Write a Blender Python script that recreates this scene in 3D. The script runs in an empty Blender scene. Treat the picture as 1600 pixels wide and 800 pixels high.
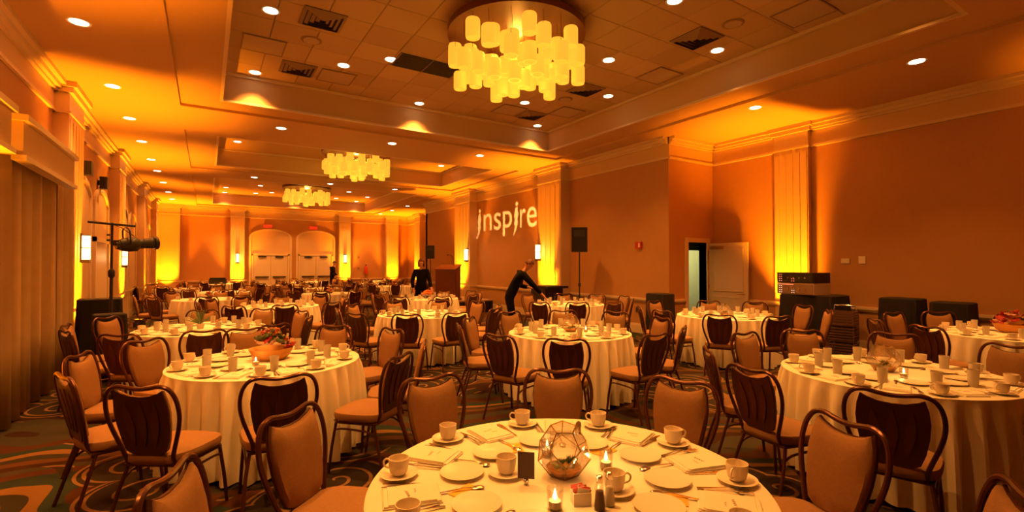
import bpy, bmesh, math, random
from math import pi, sin, cos, radians, atan2, hypot, degrees
from mathutils import Vector, Matrix
random.seed(7)
scene = bpy.context.scene
COL = scene.collection

# ---------------------------------------------------------------- camera, world, exposure
cd = bpy.data.cameras.new('camera'); cam = bpy.data.objects.new('camera', cd); COL.objects.link(cam)
cam.location = (0, 0, 1.6175)
cam.rotation_euler = (radians(91.0023), 0, -radians(32.376))
cd.sensor_width = 36; cd.lens = 16.938; cd.clip_start = .05; cd.clip_end = 200
scene.camera = cam
w = bpy.data.worlds.new('world'); scene.world = w; w.use_nodes = True
w.node_tree.nodes['Background'].inputs[0].default_value = (.02, .008, .001, 1)
w.node_tree.nodes['Background'].inputs[1].default_value = 1
vs = scene.view_settings
vs.view_transform = 'Standard'; vs.look = 'None'; vs.exposure = 0.08; vs.gamma = 1; vs.use_curve_mapping = False
cy = scene.cycles
cy.max_bounces = 6; cy.diffuse_bounces = 4; cy.glossy_bounces = 3; cy.transmission_bounces = 6; cy.transparent_max_bounces = 6
cy.sample_clamp_indirect = 4; cy.caustics_reflective = False; cy.caustics_refractive = False
WARM = (1, .36, .06); AMBER = (1, .26, .003)
E_DOWN = 400; E_UP = 3300; E_TRAY = 460

# ---------------------------------------------------------------- materials
def mat(name, col, rough=.6, metal=0, emit=None, es=1, noise=None, nscale=30, bump=0, bscale=60, trans=0, spec=None, alpha=1):
    m = bpy.data.materials.new(name); m.use_nodes = True
    nt = m.node_tree; b = nt.nodes['Principled BSDF']
    b.inputs['Base Color'].default_value = (*col, 1); b.inputs['Roughness'].default_value = rough
    b.inputs['Metallic'].default_value = metal
    if spec is not None: b.inputs['Specular IOR Level'].default_value = spec
    if trans: b.inputs['Transmission Weight'].default_value = trans
    if alpha < 1: b.inputs['Alpha'].default_value = alpha
    if emit: b.inputs['Emission Color'].default_value = (*emit, 1); b.inputs['Emission Strength'].default_value = es
    if noise:
        tc = nt.nodes.new('ShaderNodeTexCoord'); n = nt.nodes.new('ShaderNodeTexNoise'); n.inputs['Scale'].default_value = nscale
        n.inputs['Detail'].default_value = 4
        r = nt.nodes.new('ShaderNodeMix'); r.data_type = 'RGBA'
        r.inputs['A'].default_value = (*col, 1); r.inputs['B'].default_value = (*noise, 1)
        nt.links.new(tc.outputs['Object'], n.inputs['Vector']); nt.links.new(n.outputs['Fac'], r.inputs['Factor'])
        nt.links.new(r.outputs['Result'], b.inputs['Base Color'])
    if bump:
        tc = nt.nodes.new('ShaderNodeTexCoord'); n = nt.nodes.new('ShaderNodeTexNoise'); n.inputs['Scale'].default_value = bscale
        bp = nt.nodes.new('ShaderNodeBump'); bp.inputs['Strength'].default_value = bump; bp.inputs['Distance'].default_value = .01
        nt.links.new(tc.outputs['Object'], n.inputs['Vector']); nt.links.new(n.outputs['Fac'], bp.inputs['Height']); nt.links.new(bp.outputs['Normal'], b.inputs['Normal'])
    return m

M = dict(
    wall=mat('wallpaper', (.46, .245, .095), .75, noise=(.42, .22, .082), nscale=5, bump=.1, bscale=200),
    paint=mat('cream_paint', (.60, .42, .24), .6),
    trim=mat('trim_paint', (.66, .52, .34), .45),
    ceil=mat('ceiling_paint', (.52, .335, .17), .8),
    tile=mat('ceiling_tile_plain', (.46, .325, .19), .85, bump=.2, bscale=300),
    tile2=mat('ceiling_tile_pale', (.52, .37, .22), .85, bump=.2, bscale=300),
    tile3=mat('ceiling_tile_dull', (.42, .29, .17), .85, bump=.2, bscale=300),
    cloth=mat('tablecloth_linen', (.90, .84, .70), .8, bump=.15, bscale=250),
    napkin=mat('napkin_linen', (.90, .83, .68), .8, bump=.2, bscale=150),
    seat=mat('seat_fabric', (.32, .168, .068), .85, noise=(.25, .125, .048), nscale=60, bump=.3, bscale=300),
    frame=mat('bronze_tube', (.10, .035, .018), .28, .55),
    backp=mat('dark_back_panel', (.045, .012, .008), .35, .1, noise=(.09, .025, .012), nscale=12),
    splat=mat('dark_back_splat', (.10, .03, .015), .35, .1),
    china=mat('white_china', (.90, .82, .68), .25),
    steel=mat('cutlery_steel', (.75, .70, .62), .18, 1),
    glass=mat('clear_glass', (1, .97, .92), .03, trans=1),
    tumbler=mat('water_glass', (.98, .93, .82), .15, trans=.35),
    black=mat('black_plastic', (.012, .010, .010), .5),
    drape=mat('black_drape', (.008, .006, .007), .9),
    metal=mat('dark_metal', (.05, .045, .045), .35, .8),
    chrome=mat('chrome', (.8, .75, .7), .15, 1),
    curtain=mat('curtain_cloth', (.60, .44, .26), .85, noise=(.48, .34, .19), nscale=8),
    darkglass=mat('dark_window', (.01, .01, .012), .1),
    brass=mat('brass_rod', (.45, .25, .08), .3, .9),
    bronze=mat('chandelier_bronze', (.16, .05, .02), .4, .5),
    shade=mat('glowing_shade', (.40, .22, .06), .6, emit=(1, .44, .030), es=1.04),
    lens=mat('downlight_lens', (1, .9, .7), .5, emit=(1, .86, .55), es=7),
    sconce=mat('sconce_glass', (1, .9, .7), .4, emit=(1, .80, .42), es=2.2),
    ulens=mat('uplight_lens', (1, .6, .1), .5, emit=AMBER, es=3),
    flame=mat('candle_flame', (1, .7, .3), .5, emit=(1, .72, .3), es=9),
    wax=mat('candle_wax', (.9, .78, .55), .5),
    vent=mat('vent_metal', (.22, .14, .09), .6),
    ventd=mat('vent_dark', (.03, .018, .012), .8),
    access=mat('access_panel', (.42, .31, .21), .8),
    door=mat('door_paint', (.62, .50, .36), .45),
    wood=mat('podium_wood', (.16, .035, .018), .3, noise=(.10, .02, .012), nscale=9),
    stage=mat('stage_top', (.30, .20, .12), .7),
    red=mat('red_plastic', (.45, .02, .01), .4),
    exitred=mat('exit_sign_face', (.5, .03, .01), .4, emit=(.8, .05, .01), es=.4),
    white=mat('white_plastic', (.75, .68, .55), .4),
    salt=mat('salt_grains', (.85, .8, .7), .6), pepper=mat('pepper_grains', (.12, .06, .035), .7),
    green=mat('succulent_green', (.10, .18, .07), .6), palegreen=mat('moss_green', (.34, .36, .14), .8),
    sand=mat('orange_sand', (.50, .20, .05), .9, noise=(.62, .33, .12), nscale=90, bump=.6, bscale=200),
    pink=mat('pink_packets', (.75, .16, .14), .6), yellow=mat('yellow_paper', (.90, .50, .05), .6),
    card=mat('dark_card', (.05, .022, .02), .5), ink=mat('ink', (.20, .10, .05), .8),
    flowr=mat('red_petals', (.40, .03, .025), .7), flowo=mat('orange_petals', (.70, .22, .03), .7), flowp=mat('pink_petals', (.55, .30, .22), .7),
    basket=mat('wicker', (.55, .26, .05), .7), leafd=mat('dark_leaves', (.06, .10, .03), .6),
    skin=mat('skin', (.60, .28, .16), .6), hair=mat('brown_hair', (.03, .012, .006), .7), hairf=mat('reddish_hair', (.10, .028, .009), .7),
    suit=mat('black_suit', (.005, .0045, .006), .95, spec=.08), shirt=mat('tie_grey', (.22, .2, .18), .7), eye=mat('eye', (.02, .015, .01), .3),
    lip=mat('lips', (.35, .09, .06), .5),
    greenroom=mat('backroom_wall', (.60, .62, .45), .8), crate=mat('crate_plastic', (.09, .04, .025), .5),
    led=mat('indicator_lights', (1, .3, .2), .5, emit=(1, .25, .12), es=1.5), ledw=mat('white_indicator', (1, 1, .9), .5, emit=(.9, .8, .6), es=1.2),
)

def carpet_material():
    m = bpy.data.materials.new('swirl_carpet'); m.use_nodes = True; nt = m.node_tree; L = nt.links
    b = nt.nodes['Principled BSDF']; b.inputs['Roughness'].default_value = .95; b.inputs['Specular IOR Level'].default_value = .1
    N = lambda t, **k: nt.nodes.new(t)
    def math_(op, a, bb=None, c=None):
        n = N('ShaderNodeMath'); n.operation = op
        for i, v in enumerate((a, bb, c)):
            if v is None: continue
            if isinstance(v, (int, float)): n.inputs[i].default_value = v
            else: L.new(v, n.inputs[i])
        return n.outputs[0]
    def mix(f, a, c):
        n = N('ShaderNodeMix'); n.data_type = 'RGBA'
        if isinstance(f, (int, float)): n.inputs['Factor'].default_value = f
        else: L.new(f, n.inputs['Factor'])
        for s, v in (('A', a), ('B', c)):
            if isinstance(v, tuple): n.inputs[s].default_value = (*v, 1)
            else: L.new(v, n.inputs[s])
        return n.outputs['Result']
    tc = N('ShaderNodeTexCoord')
    # wide diagonal leaf bands, bent by a slow noise
    ns = N('ShaderNodeTexNoise'); ns.inputs['Scale'].default_value = .45; L.new(tc.outputs['Object'], ns.inputs['Vector'])
    sep = N('ShaderNodeSeparateXYZ'); L.new(tc.outputs['Object'], sep.inputs[0])
    x, y = sep.outputs[0], sep.outputs[1]
    t = math_('ADD', math_('MULTIPLY', x, .35), math_('MULTIPLY', y, .75))
    t = math_('ADD', t, math_('MULTIPLY', ns.outputs['Fac'], 3.2))
    fr = math_('FRACT', t)
    ramp = N('ShaderNodeValToRGB'); cr = ramp.color_ramp; cr.interpolation = 'CONSTANT'
    cols = [(0, (.050, .020, .010)), (.16, (.14, .060, .022)), (.30, (.045, .042, .030)), (.42, (.30, .155, .05)), (.52, (.035, .060, .050)), (.66, (.10, .035, .016)), (.82, (.07, .062, .040))]
    cr.elements[0].position = 0; cr.elements[0].color = (*cols[0][1], 1)
    cr.elements[1].position = cols[1][0]; cr.elements[1].color = (*cols[1][1], 1)
    for p_, c_ in cols[2:]:
        e = cr.elements.new(p_); e.color = (*c_, 1)
    L.new(fr, ramp.inputs[0])
    # spiral scrolls: one spiral round each cell centre
    vo = N('ShaderNodeTexVoronoi'); vo.inputs['Scale'].default_value = 1.25; vo.inputs['Randomness'].default_value = .75
    L.new(tc.outputs['Object'], vo.inputs['Vector'])
    sc = N('ShaderNodeVectorMath'); sc.operation = 'SUBTRACT'; L.new(tc.outputs['Object'], sc.inputs[0]); L.new(vo.outputs['Position'], sc.inputs[1])
    s2 = N('ShaderNodeSeparateXYZ'); L.new(sc.outputs[0], s2.inputs[0])
    dx, dy = s2.outputs[0], s2.outputs[1]
    r = math_('SQRT', math_('ADD', math_('MULTIPLY', dx, dx), math_('MULTIPLY', dy, dy)))
    ang = math_('DIVIDE', math_('ARCTAN2', dy, dx), 2 * pi)
    sp = math_('FRACT', math_('ADD', math_('MULTIPLY', r, 6.2), ang))
    line = math_('MULTIPLY', math_('LESS_THAN', math_('ABSOLUTE', math_('SUBTRACT', sp, .5)), .085), math_('LESS_THAN', r, .34))
    ring = math_('LESS_THAN', math_('ABSOLUTE', math_('SUBTRACT', r, .375)), .012)
    n2 = N('ShaderNodeTexNoise'); n2.inputs['Scale'].default_value = .35; L.new(tc.outputs['Object'], n2.inputs['Vector'])
    zone = math_('GREATER_THAN', n2.outputs['Fac'], .47)
    swirl = math_('MULTIPLY', math_('MAXIMUM', line, ring), zone)
    col = mix(math_('MULTIPLY', math_('LESS_THAN', r, .38), zone), ramp.outputs[0], (.040, .030, .022))
    col = mix(math_('MULTIPLY', swirl, .85), col, (.40, .22, .09))
    n3 = N('ShaderNodeTexNoise'); n3.inputs['Scale'].default_value = 400; L.new(tc.outputs['Object'], n3.inputs['Vector'])
    col = mix(math_('MULTIPLY_ADD', n3.outputs['Fac'], .35, .2), col, (.012, .008, .006))
    L.new(col, b.inputs['Base Color'])
    bp = N('ShaderNodeBump'); bp.inputs['Strength'].default_value = .4; bp.inputs['Distance'].default_value = .004
    L.new(n3.outputs['Fac'], bp.inputs['Height']); L.new(bp.outputs['Normal'], b.inputs['Normal'])
    return m
M['carpet'] = carpet_material()
M['pane'] = mat('thin_pane', (1, .98, .92), .02, trans=1, alpha=.25)

# ---------------------------------------------------------------- mesh helpers
class MB:
    def __init__(s): s.v = []; s.f = []
    def add(s, vs, fs):
        o = len(s.v); s.v += [tuple(v) for v in vs]; s.f += [tuple(i + o for i in f) for f in fs]; return s
    def box(s, x0, x1, y0, y1, z0, z1):
        return s.add([(x0, y0, z0), (x1, y0, z0), (x1, y1, z0), (x0, y1, z0), (x0, y0, z1), (x1, y0, z1), (x1, y1, z1), (x0, y1, z1)],
                     [(3, 2, 1, 0), (4, 5, 6, 7), (0, 1, 5, 4), (1, 2, 6, 5), (2, 3, 7, 6), (3, 0, 4, 7)])
    def obox(s, c, sx, sy, sz, rz=0):
        m = Matrix.Rotation(rz, 3, 'Z'); vs = []
        for z in (-sz / 2, sz / 2):
            for x, y in ((-1, -1), (1, -1), (1, 1), (-1, 1)):
                vs.append(Vector(c) + m @ Vector((x * sx / 2, y * sy / 2, z)))
        return s.add(vs, [(3, 2, 1, 0), (4, 5, 6, 7), (0, 1, 5, 4), (1, 2, 6, 5), (2, 3, 7, 6), (3, 0, 4, 7)])
    def cyl(s, c, r, z0, z1, n=16, r1=None):
        r1 = r if r1 is None else r1
        a = [(c[0] + r * cos(2 * pi * i / n), c[1] + r * sin(2 * pi * i / n), z0) for i in range(n)]
        b = [(c[0] + r1 * cos(2 * pi * i / n), c[1] + r1 * sin(2 * pi * i / n), z1) for i in range(n)]
        return s.add(a + b, [(i, (i + 1) % n, n + (i + 1) % n, n + i) for i in range(n)] + [tuple(range(n - 1, -1, -1)), tuple(range(n, 2 * n))])
    def lathe(s, prof, c=(0, 0, 0), n=20, close=False):
        vs, fs = [], []
        for (r, z) in prof:
            for i in range(n): vs.append((c[0] + r * cos(2 * pi * i / n), c[1] + r * sin(2 * pi * i / n), c[2] + z))
        for j in range(len(prof) - 1):
            for i in range(n): fs.append((j * n + i, j * n + (i + 1) % n, (j + 1) * n + (i + 1) % n, (j + 1) * n + i))
        fs.append(tuple(range(n - 1, -1, -1)))
        if close: fs.append(tuple(range((len(prof) - 1) * n, len(prof) * n)))
        return s.add(vs, fs)
    def tube(s, pts, r, n=8, closed=False):
        pts = [Vector(p) for p in pts]; k = len(pts); rr = r if isinstance(r, (list, tuple)) else [r] * k
        T = []
        for i in range(k):
            a = pts[(i - 1) % k] if closed or i > 0 else pts[i]; b = pts[(i + 1) % k] if closed or i < k - 1 else pts[i]
            T.append((b - a).normalized())
        up = Vector((0, 0, 1)) if abs(T[0].z) < .9 else Vector((1, 0, 0))
        nrm = T[0].cross(up).normalized(); vs = []; fs = []
        for i in range(k):
            nrm = (nrm - T[i] * nrm.dot(T[i])).normalized(); bn = T[i].cross(nrm)
            for j in range(n):
                a = 2 * pi * j / n; vs.append(pts[i] + (nrm * cos(a) + bn * sin(a)) * rr[i])
        for i in range(k if closed else k - 1):
            i2 = (i + 1) % k
            for j in range(n): fs.append((i * n + j, i * n + (j + 1) % n, i2 * n + (j + 1) % n, i2 * n + j))
        if not closed: fs += [tuple(range(n - 1, -1, -1)), tuple(range((k - 1) * n, k * n))]
        return s.add(vs, fs)
    def prism(s, out, z0, z1):
        n = len(out)
        return s.add([(x, y, z0) for x, y in out] + [(x, y, z1) for x, y in out],
                     [tuple(range(n - 1, -1, -1)), tuple(range(n, 2 * n))] + [(i, (i + 1) % n, n + (i + 1) % n, n + i) for i in range(n)])
    def rings(s, rs, cap0=True, cap1=True):
        n = len(rs[0]); vs = [p for r in rs for p in r]; fs = []
        for j in range(len(rs) - 1):
            for i in range(n): fs.append((j * n + i, j * n + (i + 1) % n, (j + 1) * n + (i + 1) % n, (j + 1) * n + i))
        if cap0: fs.append(tuple(range(n - 1, -1, -1)))
        if cap1: fs.append(tuple(range((len(rs) - 1) * n, len(rs) * n)))
        return s.add(vs, fs)
    def ball(s, c, r, nu=12, nv=8):
        rr = r if isinstance(r, (tuple, list)) else (r, r, r)
        rs = [[(c[0] + rr[0] * sin(pi * j / nv) * cos(2 * pi * i / nu), c[1] + rr[1] * sin(pi * j / nv) * sin(2 * pi * i / nu), c[2] - rr[2] * cos(pi * j / nv)) for i in range(nu)] for j in range(1, nv)]
        return s.rings(rs)
    def mesh(s, name, m, smooth=False):
        me = bpy.data.meshes.new(name); me.from_pydata(s.v, [], s.f); me.materials.append(m)
        bm = bmesh.new(); bm.from_mesh(me); bmesh.ops.recalc_face_normals(bm, faces=bm.faces)
        bm.to_mesh(me); bm.free()
        if smooth:
            me.polygons.foreach_set('use_smooth', [True] * len(me.polygons))
            try: me.set_sharp_from_angle(angle=radians(40))
            except Exception: pass
        return me

def obj(name, mb, m, parent=None, smooth=False, loc=None, rot=None):
    me = mb if isinstance(mb, bpy.types.Mesh) else mb.mesh(name, m, smooth)
    o = bpy.data.objects.new(name, me); COL.objects.link(o)
    if parent: o.parent = parent
    if loc: o.location = loc
    if rot: o.rotation_euler = rot
    return o
def tag(o, label, cat, group=None, kind=None):
    o['label'] = label; o['category'] = cat
    if group: o['group'] = group
    if kind: o['kind'] = kind
    return o
def thing(name, label, cat, loc=(0, 0, 0), rz=0, group=None):
    o = bpy.data.objects.new(name, None); COL.objects.link(o); o.location = loc; o.rotation_euler = (0, 0, rz); o.empty_display_size = .1
    return tag(o, label, cat, group)
def struct(name, mb, m, parent=None, smooth=False):
    o = obj(name, mb, m, parent, smooth)
    if not parent: o['kind'] = 'structure'; o['label'] = name.replace('_', ' ') + ' of the ballroom'
    return o
def dup(root, loc, rz=0, label=None, group=None, scale=None):
    def cp(o, par):
        c = o.copy(); COL.objects.link(c)
        if par: c.parent = par
        for ch in o.children: cp(ch, c)
        return c
    r = cp(root, None); r.location = loc; r.rotation_euler = (0, 0, rz)
    if scale: r.scale = (scale,) * 3
    if label: r['label'] = label
    if group: r['group'] = group
    return r
used = set()
def place(root, loc, rz=0, label=None, group=None):
    if root.name not in used:
        used.add(root.name); root.location = loc; root.rotation_euler = (0, 0, rz)
        if label: root['label'] = label
        if group: root['group'] = group
        return root
    return dup(root, loc, rz, label, group)
def lamp(kind, name, loc, energy, color, parent=None, size=None, blend=.5, direction=None, radius=.05):
    l = bpy.data.lights.new(name, kind); l.energy = energy; l.color = color; l.shadow_soft_size = radius
    if kind == 'SPOT': l.spot_size = radians(size); l.spot_blend = blend
    o = bpy.data.objects.new(name, l); COL.objects.link(o); o.location = loc
    if direction: o.rotation_euler = Vector(direction).to_track_quat('-Z', 'Y').to_euler()
    if parent: o.parent = parent
    return o
ORD = ['first', 'second', 'third', 'fourth', 'fifth', 'sixth', 'seventh', 'eighth', 'ninth', 'tenth', 'eleventh', 'twelfth', 'thirteenth', 'fourteenth', 'fifteenth', 'sixteenth']

# ---------------------------------------------------------------- room shell
XL, XR, XW, YJ, YP, YF, YB = -2.02, 8.66, 10.24, 7.16, 21.2, 27.9, -2.6
ZS, ZT, ZF, ZR, ZB = 4.458, 5.04, 3.974, .82, .22
T = .2
fl = struct('floor', MB().box(XL - T, XW + 1.6, YB - T, YF + T, -.1, 0), M['carpet'])
struct('wall_left', MB().box(XL - T, XL, YB, YF, 0, ZT + .1), M['wall'])
struct('wall_back', MB().box(XL - T, XW + T, YB - T, YB, 0, ZT + .1), M['wall'])
struct('wall_far', MB().box(XL - T, XW + T, YF, YF + T, 0, ZT + .1), M['wall'])
struct('wall_right', MB().box(XW, XW + T, YB, YJ, 0, ZT + .1), M['wall'])
struct('wall_right_projecting', MB().box(XR, XR + T, YJ + T, YP, 0, ZT + .1), M['wall'])
struct('wall_right_far', MB().box(XW, XW + T, YP, YF, 0, ZT + .1).box(XR, XW, YP - T, YP, 0, ZT + .1), M['wall'])
# jog wall with the doorway
DX0, DX1, DZ = 9.30, 9.98, 2.13
struct('wall_jog', MB().box(XR, DX0, YJ, YJ + T, 0, ZT + .1).box(DX0, DX1, YJ, YJ + T, DZ, ZT + .1).box(DX1, XW + T, YJ, YJ + T, 0, ZT + .1), M['wall'])
# lit service corridor beyond the doorway
struct('wall_corridor', MB().box(9.0, 9.05, YJ + T, 9.6, 0, 2.7).box(10.9, 10.95, YJ + T, 9.6, 0, 2.7).box(9.0, 10.95, 9.6, 9.65, 0, 2.7), M['greenroom'])
struct('ceiling_corridor', MB().box(9.0, 10.95, YJ + T, 9.65, 2.7, 2.75), M['ceil'])

# ceiling: soffit, shallow recess band and three trays
TX0, TX1 = .17, 7.41; BX0, BX1 = -.42, 8.0
TR = [(1.83, 9.94), (12.66, 16.57), (18.8, 26.98)]
BY = [(1.3, 10.4), (12.2, 17.0), (18.35, 27.4)]
ce = MB(); top = ZT + .12
ce.box(XL, BX0, YB, YF, ZS, top); ce.box(BX1, XW, YB, YF, ZS, top)
ys = [YB] + [v for b in BY for v in b] + [YF]
for i in range(0, len(ys), 2): ce.box(BX0, BX1, ys[i], ys[i + 1], ZS, top)
ceiling = struct('ceiling', ce, M['ceil'])
for (y0, y1), (b0, b1) in zip(TR, BY):
    fr = MB(); z = ZS + .05
    fr.box(BX0, TX0, b0, b1, z, top); fr.box(TX1, BX1, b0, b1, z, top); fr.box(TX0, TX1, b0, y0, z, top); fr.box(TX0, TX1, y1, b1, z, top)
    obj('tray_band', fr, M['ceil'], ceiling)
    fr = MB()
    for q in ((TX0, TX0 + .05, y0, y1), (TX1 - .05, TX1, y0, y1), (TX0 + .05, TX1 - .05, y0, y0 + .05), (TX0 + .05, TX1 - .05, y1 - .05, y1)):
        fr.box(*q, ZT - .05, ZT)
        fr.box(*q, z - .0, z + .035)
    obj('tray_moulding', fr, M['trim'], ceiling)
    if y1 != 9.94: obj('tray_top', MB().box(TX0, TX1, y0, y1, ZT, top), M['ceil'], ceiling)
obj('tray_backing', MB().box(TX0, TX1, *TR[0], ZT + .03, top), M['ventd'], ceiling)
nx, ny = 12, 13; sx, sy = (TX1 - TX0) / nx, (TR[0][1] - TR[0][0]) / ny
tms = []
for key in ('tile', 'tile2', 'tile3'):
    g = .004
    tms.append(MB().add([(-sx / 2 + g, -sy / 2 + g, .006), (sx / 2 - g, -sy / 2 + g, .006), (sx / 2 - g, sy / 2 - g, .006), (-sx / 2 + g, sy / 2 - g, .006),
                         (-sx / 2 + g + .012, -sy / 2 + g + .012, 0), (sx / 2 - g - .012, -sy / 2 + g + .012, 0), (sx / 2 - g - .012, sy / 2 - g - .012, 0), (-sx / 2 + g + .012, sy / 2 - g - .012, 0),
                         (-sx / 2 + g, -sy / 2 + g, .03), (sx / 2 - g, -sy / 2 + g, .03), (sx / 2 - g, sy / 2 - g, .03), (-sx / 2 + g, sy / 2 - g, .03)],
                        [(4, 5, 6, 7), (0, 1, 5, 4), (1, 2, 6, 5), (2, 3, 7, 6), (3, 0, 4, 7), (8, 9, 1, 0), (9, 10, 2, 1), (10, 11, 3, 2), (11, 8, 0, 3), (11, 10, 9, 8)]).mesh('tile', M[key]))
for i in range(nx):
    for j in range(ny):
        me = random.choices(tms, (6, 2, 2))[0]
        obj('tile', me, None, ceiling, loc=(TX0 + (i + .5) * sx, TR[0][0] + (j + .5) * sy, ZT))

# cornice, frieze moulding, chair rail, baseboard along the walls
def run(name, pts, z0, z1, d, m, side):
    """a band along a polyline of wall faces; side=(nx,ny) per segment points into the room"""
    b = MB()
    for (a, c), nrm in zip(pts, side):
        x0, x1 = sorted((a[0], c[0])); y0, y1 = sorted((a[1], c[1]))
        if nrm[0] > 0: x1 = x0 + d
        if nrm[0] < 0: x0 = x1 - d
        if nrm[1] > 0: y1 = y0 + d
        if nrm[1] < 0: y0 = y1 - d
        b.box(x0, x1, y0, y1, z0, z1)
    return b
LS = [((XL, YB), (XL, YF))]; LN = [(1, 0)]
FS = [((XL, YF), (XW, YF))]; FN = [(0, -1)]
RS = [((XW, YB), (XW, YJ)), ((XR, YJ), (XR, YP)), ((XW, YP), (XW, YF)), ((XR, YJ), (XW, YJ))]; RN = [(-1, 0), (-1, 0), (-1, 0), (0, -1)]
RS_d = RS[:3] + [((XR, YJ), (DX0 - .09, YJ))]; 
k = 1
for nm, S, N_, S2 in (('left', LS, LN, LS), ('far', FS, FN, FS), ('right', RS, RN, RS_d)):
    struct('trim_%d' % k, run('', S, ZF + .03, ZS, .015, M['paint'], N_), M['paint']); k += 1
    b = run('', S, ZS - .06, ZS, .17, M['trim'], N_); b2 = run('', S, ZS - .12, ZS - .06, .11, M['trim'], N_); b.add(b2.v, b2.f)
    b2 = run('', S, ZS - .16, ZS - .12, .06, M['trim'], N_); b.add(b2.v, b2.f); b2 = run('', S, ZF, ZF + .045, .04, M['trim'], N_); b.add(b2.v, b2.f)
    struct('trim_%d' % k, b, M['trim']); k += 1
    if nm == 'far':
        S2 = [((XL, YF), (1.75, YF)), ((6.05, YF), (XW, YF))]; N2 = [(0, -1)] * 2
    elif nm == 'left':
        S2 = [((XL, 9.4), (XL, 13.0)), ((XL, 15.0), (XL, YF))]; N2 = [(1, 0)] * 2
    else: N2 = N_
    b = run('', S2, ZR - .035, ZR + .015, .045, M['trim'], N2); b2 = run('', S2, ZR - .075, ZR - .035, .022, M['trim'], N2); b.add(b2.v, b2.f)
    struct('trim_%d' % k, b, M['trim']); k += 1
    b = run('', S2, 0, ZB - .03, .025, M['trim'], N2); b2 = run('', S2, ZB - .03, ZB, .014, M['trim'], N2); b.add(b2.v, b2.f)
    struct('baseboard_%s' % nm, b, M['trim'])

# pilasters (plinth, shaft, recessed flutes, cap), with amber uplights at their feet
def pilaster(c, width, depth, nrm, name):
    """c: middle of the wall face behind it; nrm: into the room"""
    def bx(b, w0, w1, d0, d1, z0, z1):
        if nrm[0]:
            xs = sorted((c[0] + nrm[0] * d0, c[0] + nrm[0] * d1)); b.box(xs[0], xs[1], c[1] + w0, c[1] + w1, z0, z1)
        else:
            yy = sorted((c[1] + nrm[1] * d0, c[1] + nrm[1] * d1)); b.box(c[0] + w0, c[0] + w1, yy[0], yy[1], z0, z1)
    h = width / 2; b = MB(); bx(b, -h, h, 0, depth, 0, ZF)
    o = struct(name, b, M['paint'])
    b = MB(); bx(b, -h - .03, h + .03, 0, depth + .03, 0, ZB + .02); bx(b, -h - .025, h + .025, 0, depth + .03, ZR - .04, ZR + .02); obj('plinth', b, M['trim'], o)
    b = MB(); bx(b, -h - .02, h + .02, 0, depth + .02, ZF, ZF + .04); bx(b, -h, h, 0, depth, ZF + .04, ZS - .16)
    bx(b, -h - .05, h + .05, 0, depth + .05, ZS - .16, ZS - .08); bx(b, -h - .1, h + .1, 0, depth + .1, ZS - .08, ZS); obj('capital', b, M['trim'], o)
    nf = 5; 
    for i in range(nf):
        wpos = -h + (i + .5) * width / nf
        b = MB(); bx(b, wpos - width / nf * .33, wpos + width / nf * .33, depth, depth + .012, ZR + .1, ZF - .08); obj('reed', b, M['paint'], o)
    return o
n_up = 0
ub = MB().cyl((0, 0), .11, .02, .2, 18); ubb = MB().box(-.13, .13, -.02, .02, 0, .12)
ulb = MB().cyl((0, 0), .095, .2, .205, 18)
up0 = thing('uplight', 'x', 'light')
obj('housing', ub, M['black'], up0, True); obj('bracket', ubb, M['black'], up0); obj('lens', ulb, M['ulens'], up0)
def uplight(x, y, nrm, label, e=1.0):
    global n_up
    o = place(up0, (x, y, 0), 0, label, 'amber uplights at the pilasters'); n_up += 1
    d = Vector((nrm[0] * -.06, nrm[1] * -.06, 1))
    lamp('SPOT', 'uplight_beam', (x, y, .24), E_UP * e, AMBER, None, 74, 1.0, d, .08)
PIL = [('left', (XL, 5.2), .95, .19, (1, 0)), ('left', (XL, 10.55), 1.05, .19, (1, 0)), ('left', (XL, 15.7), 1.05, .19, (1, 0)), ('left', (XL, 21.3), 1.0, .19, (1, 0)), ('left', (XL, 25.9), .8, .19, (1, 0)),
       ('right', (XW, 5.27), .68, .12, (-1, 0)), ('right', (XW, -.2), .68, .12, (-1, 0)), ('right', (XR, 11.15), 1.1, .33, (-1, 0)), ('right', (XR, 16.75), 1.3, .33, (-1, 0)), ('right', (XW, 25.6), .8, .3, (-1, 0)),
       ('far', (-1.55, YF), .95, .3, (0, -1)), ('far', (1.30, YF), .62, .3, (0, -1)), ('far', (6.5, YF), .62, .3, (0, -1)), ('far', (9.2, YF), .72, .3, (0, -1))]
side_n = {}
for side, c, wd, dp, nr in PIL:
    side_n[side] = side_n.get(side, 0) + 1; k += 1
    pilaster(c, wd, dp, nr, 'trim_%d' % k)
    base = (c[0] + nr[0] * (dp + .38), c[1] + nr[1] * (dp + .38))
    if c == (XL, 5.2) or c == (XW, -.2): 
        lamp('SPOT', 'uplight_beam', (base[0], base[1], .24), E_UP * .6, AMBER, None, 66, 1, (nr[0] * -.06, 0, 1), .08); continue
    uplight(base[0], base[1], nr, 'small black uplight glowing amber at the foot of %s %s wall pilaster' % (ORD[side_n[side] - 1], side), 1.0 if side != 'far' else .75)

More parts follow.
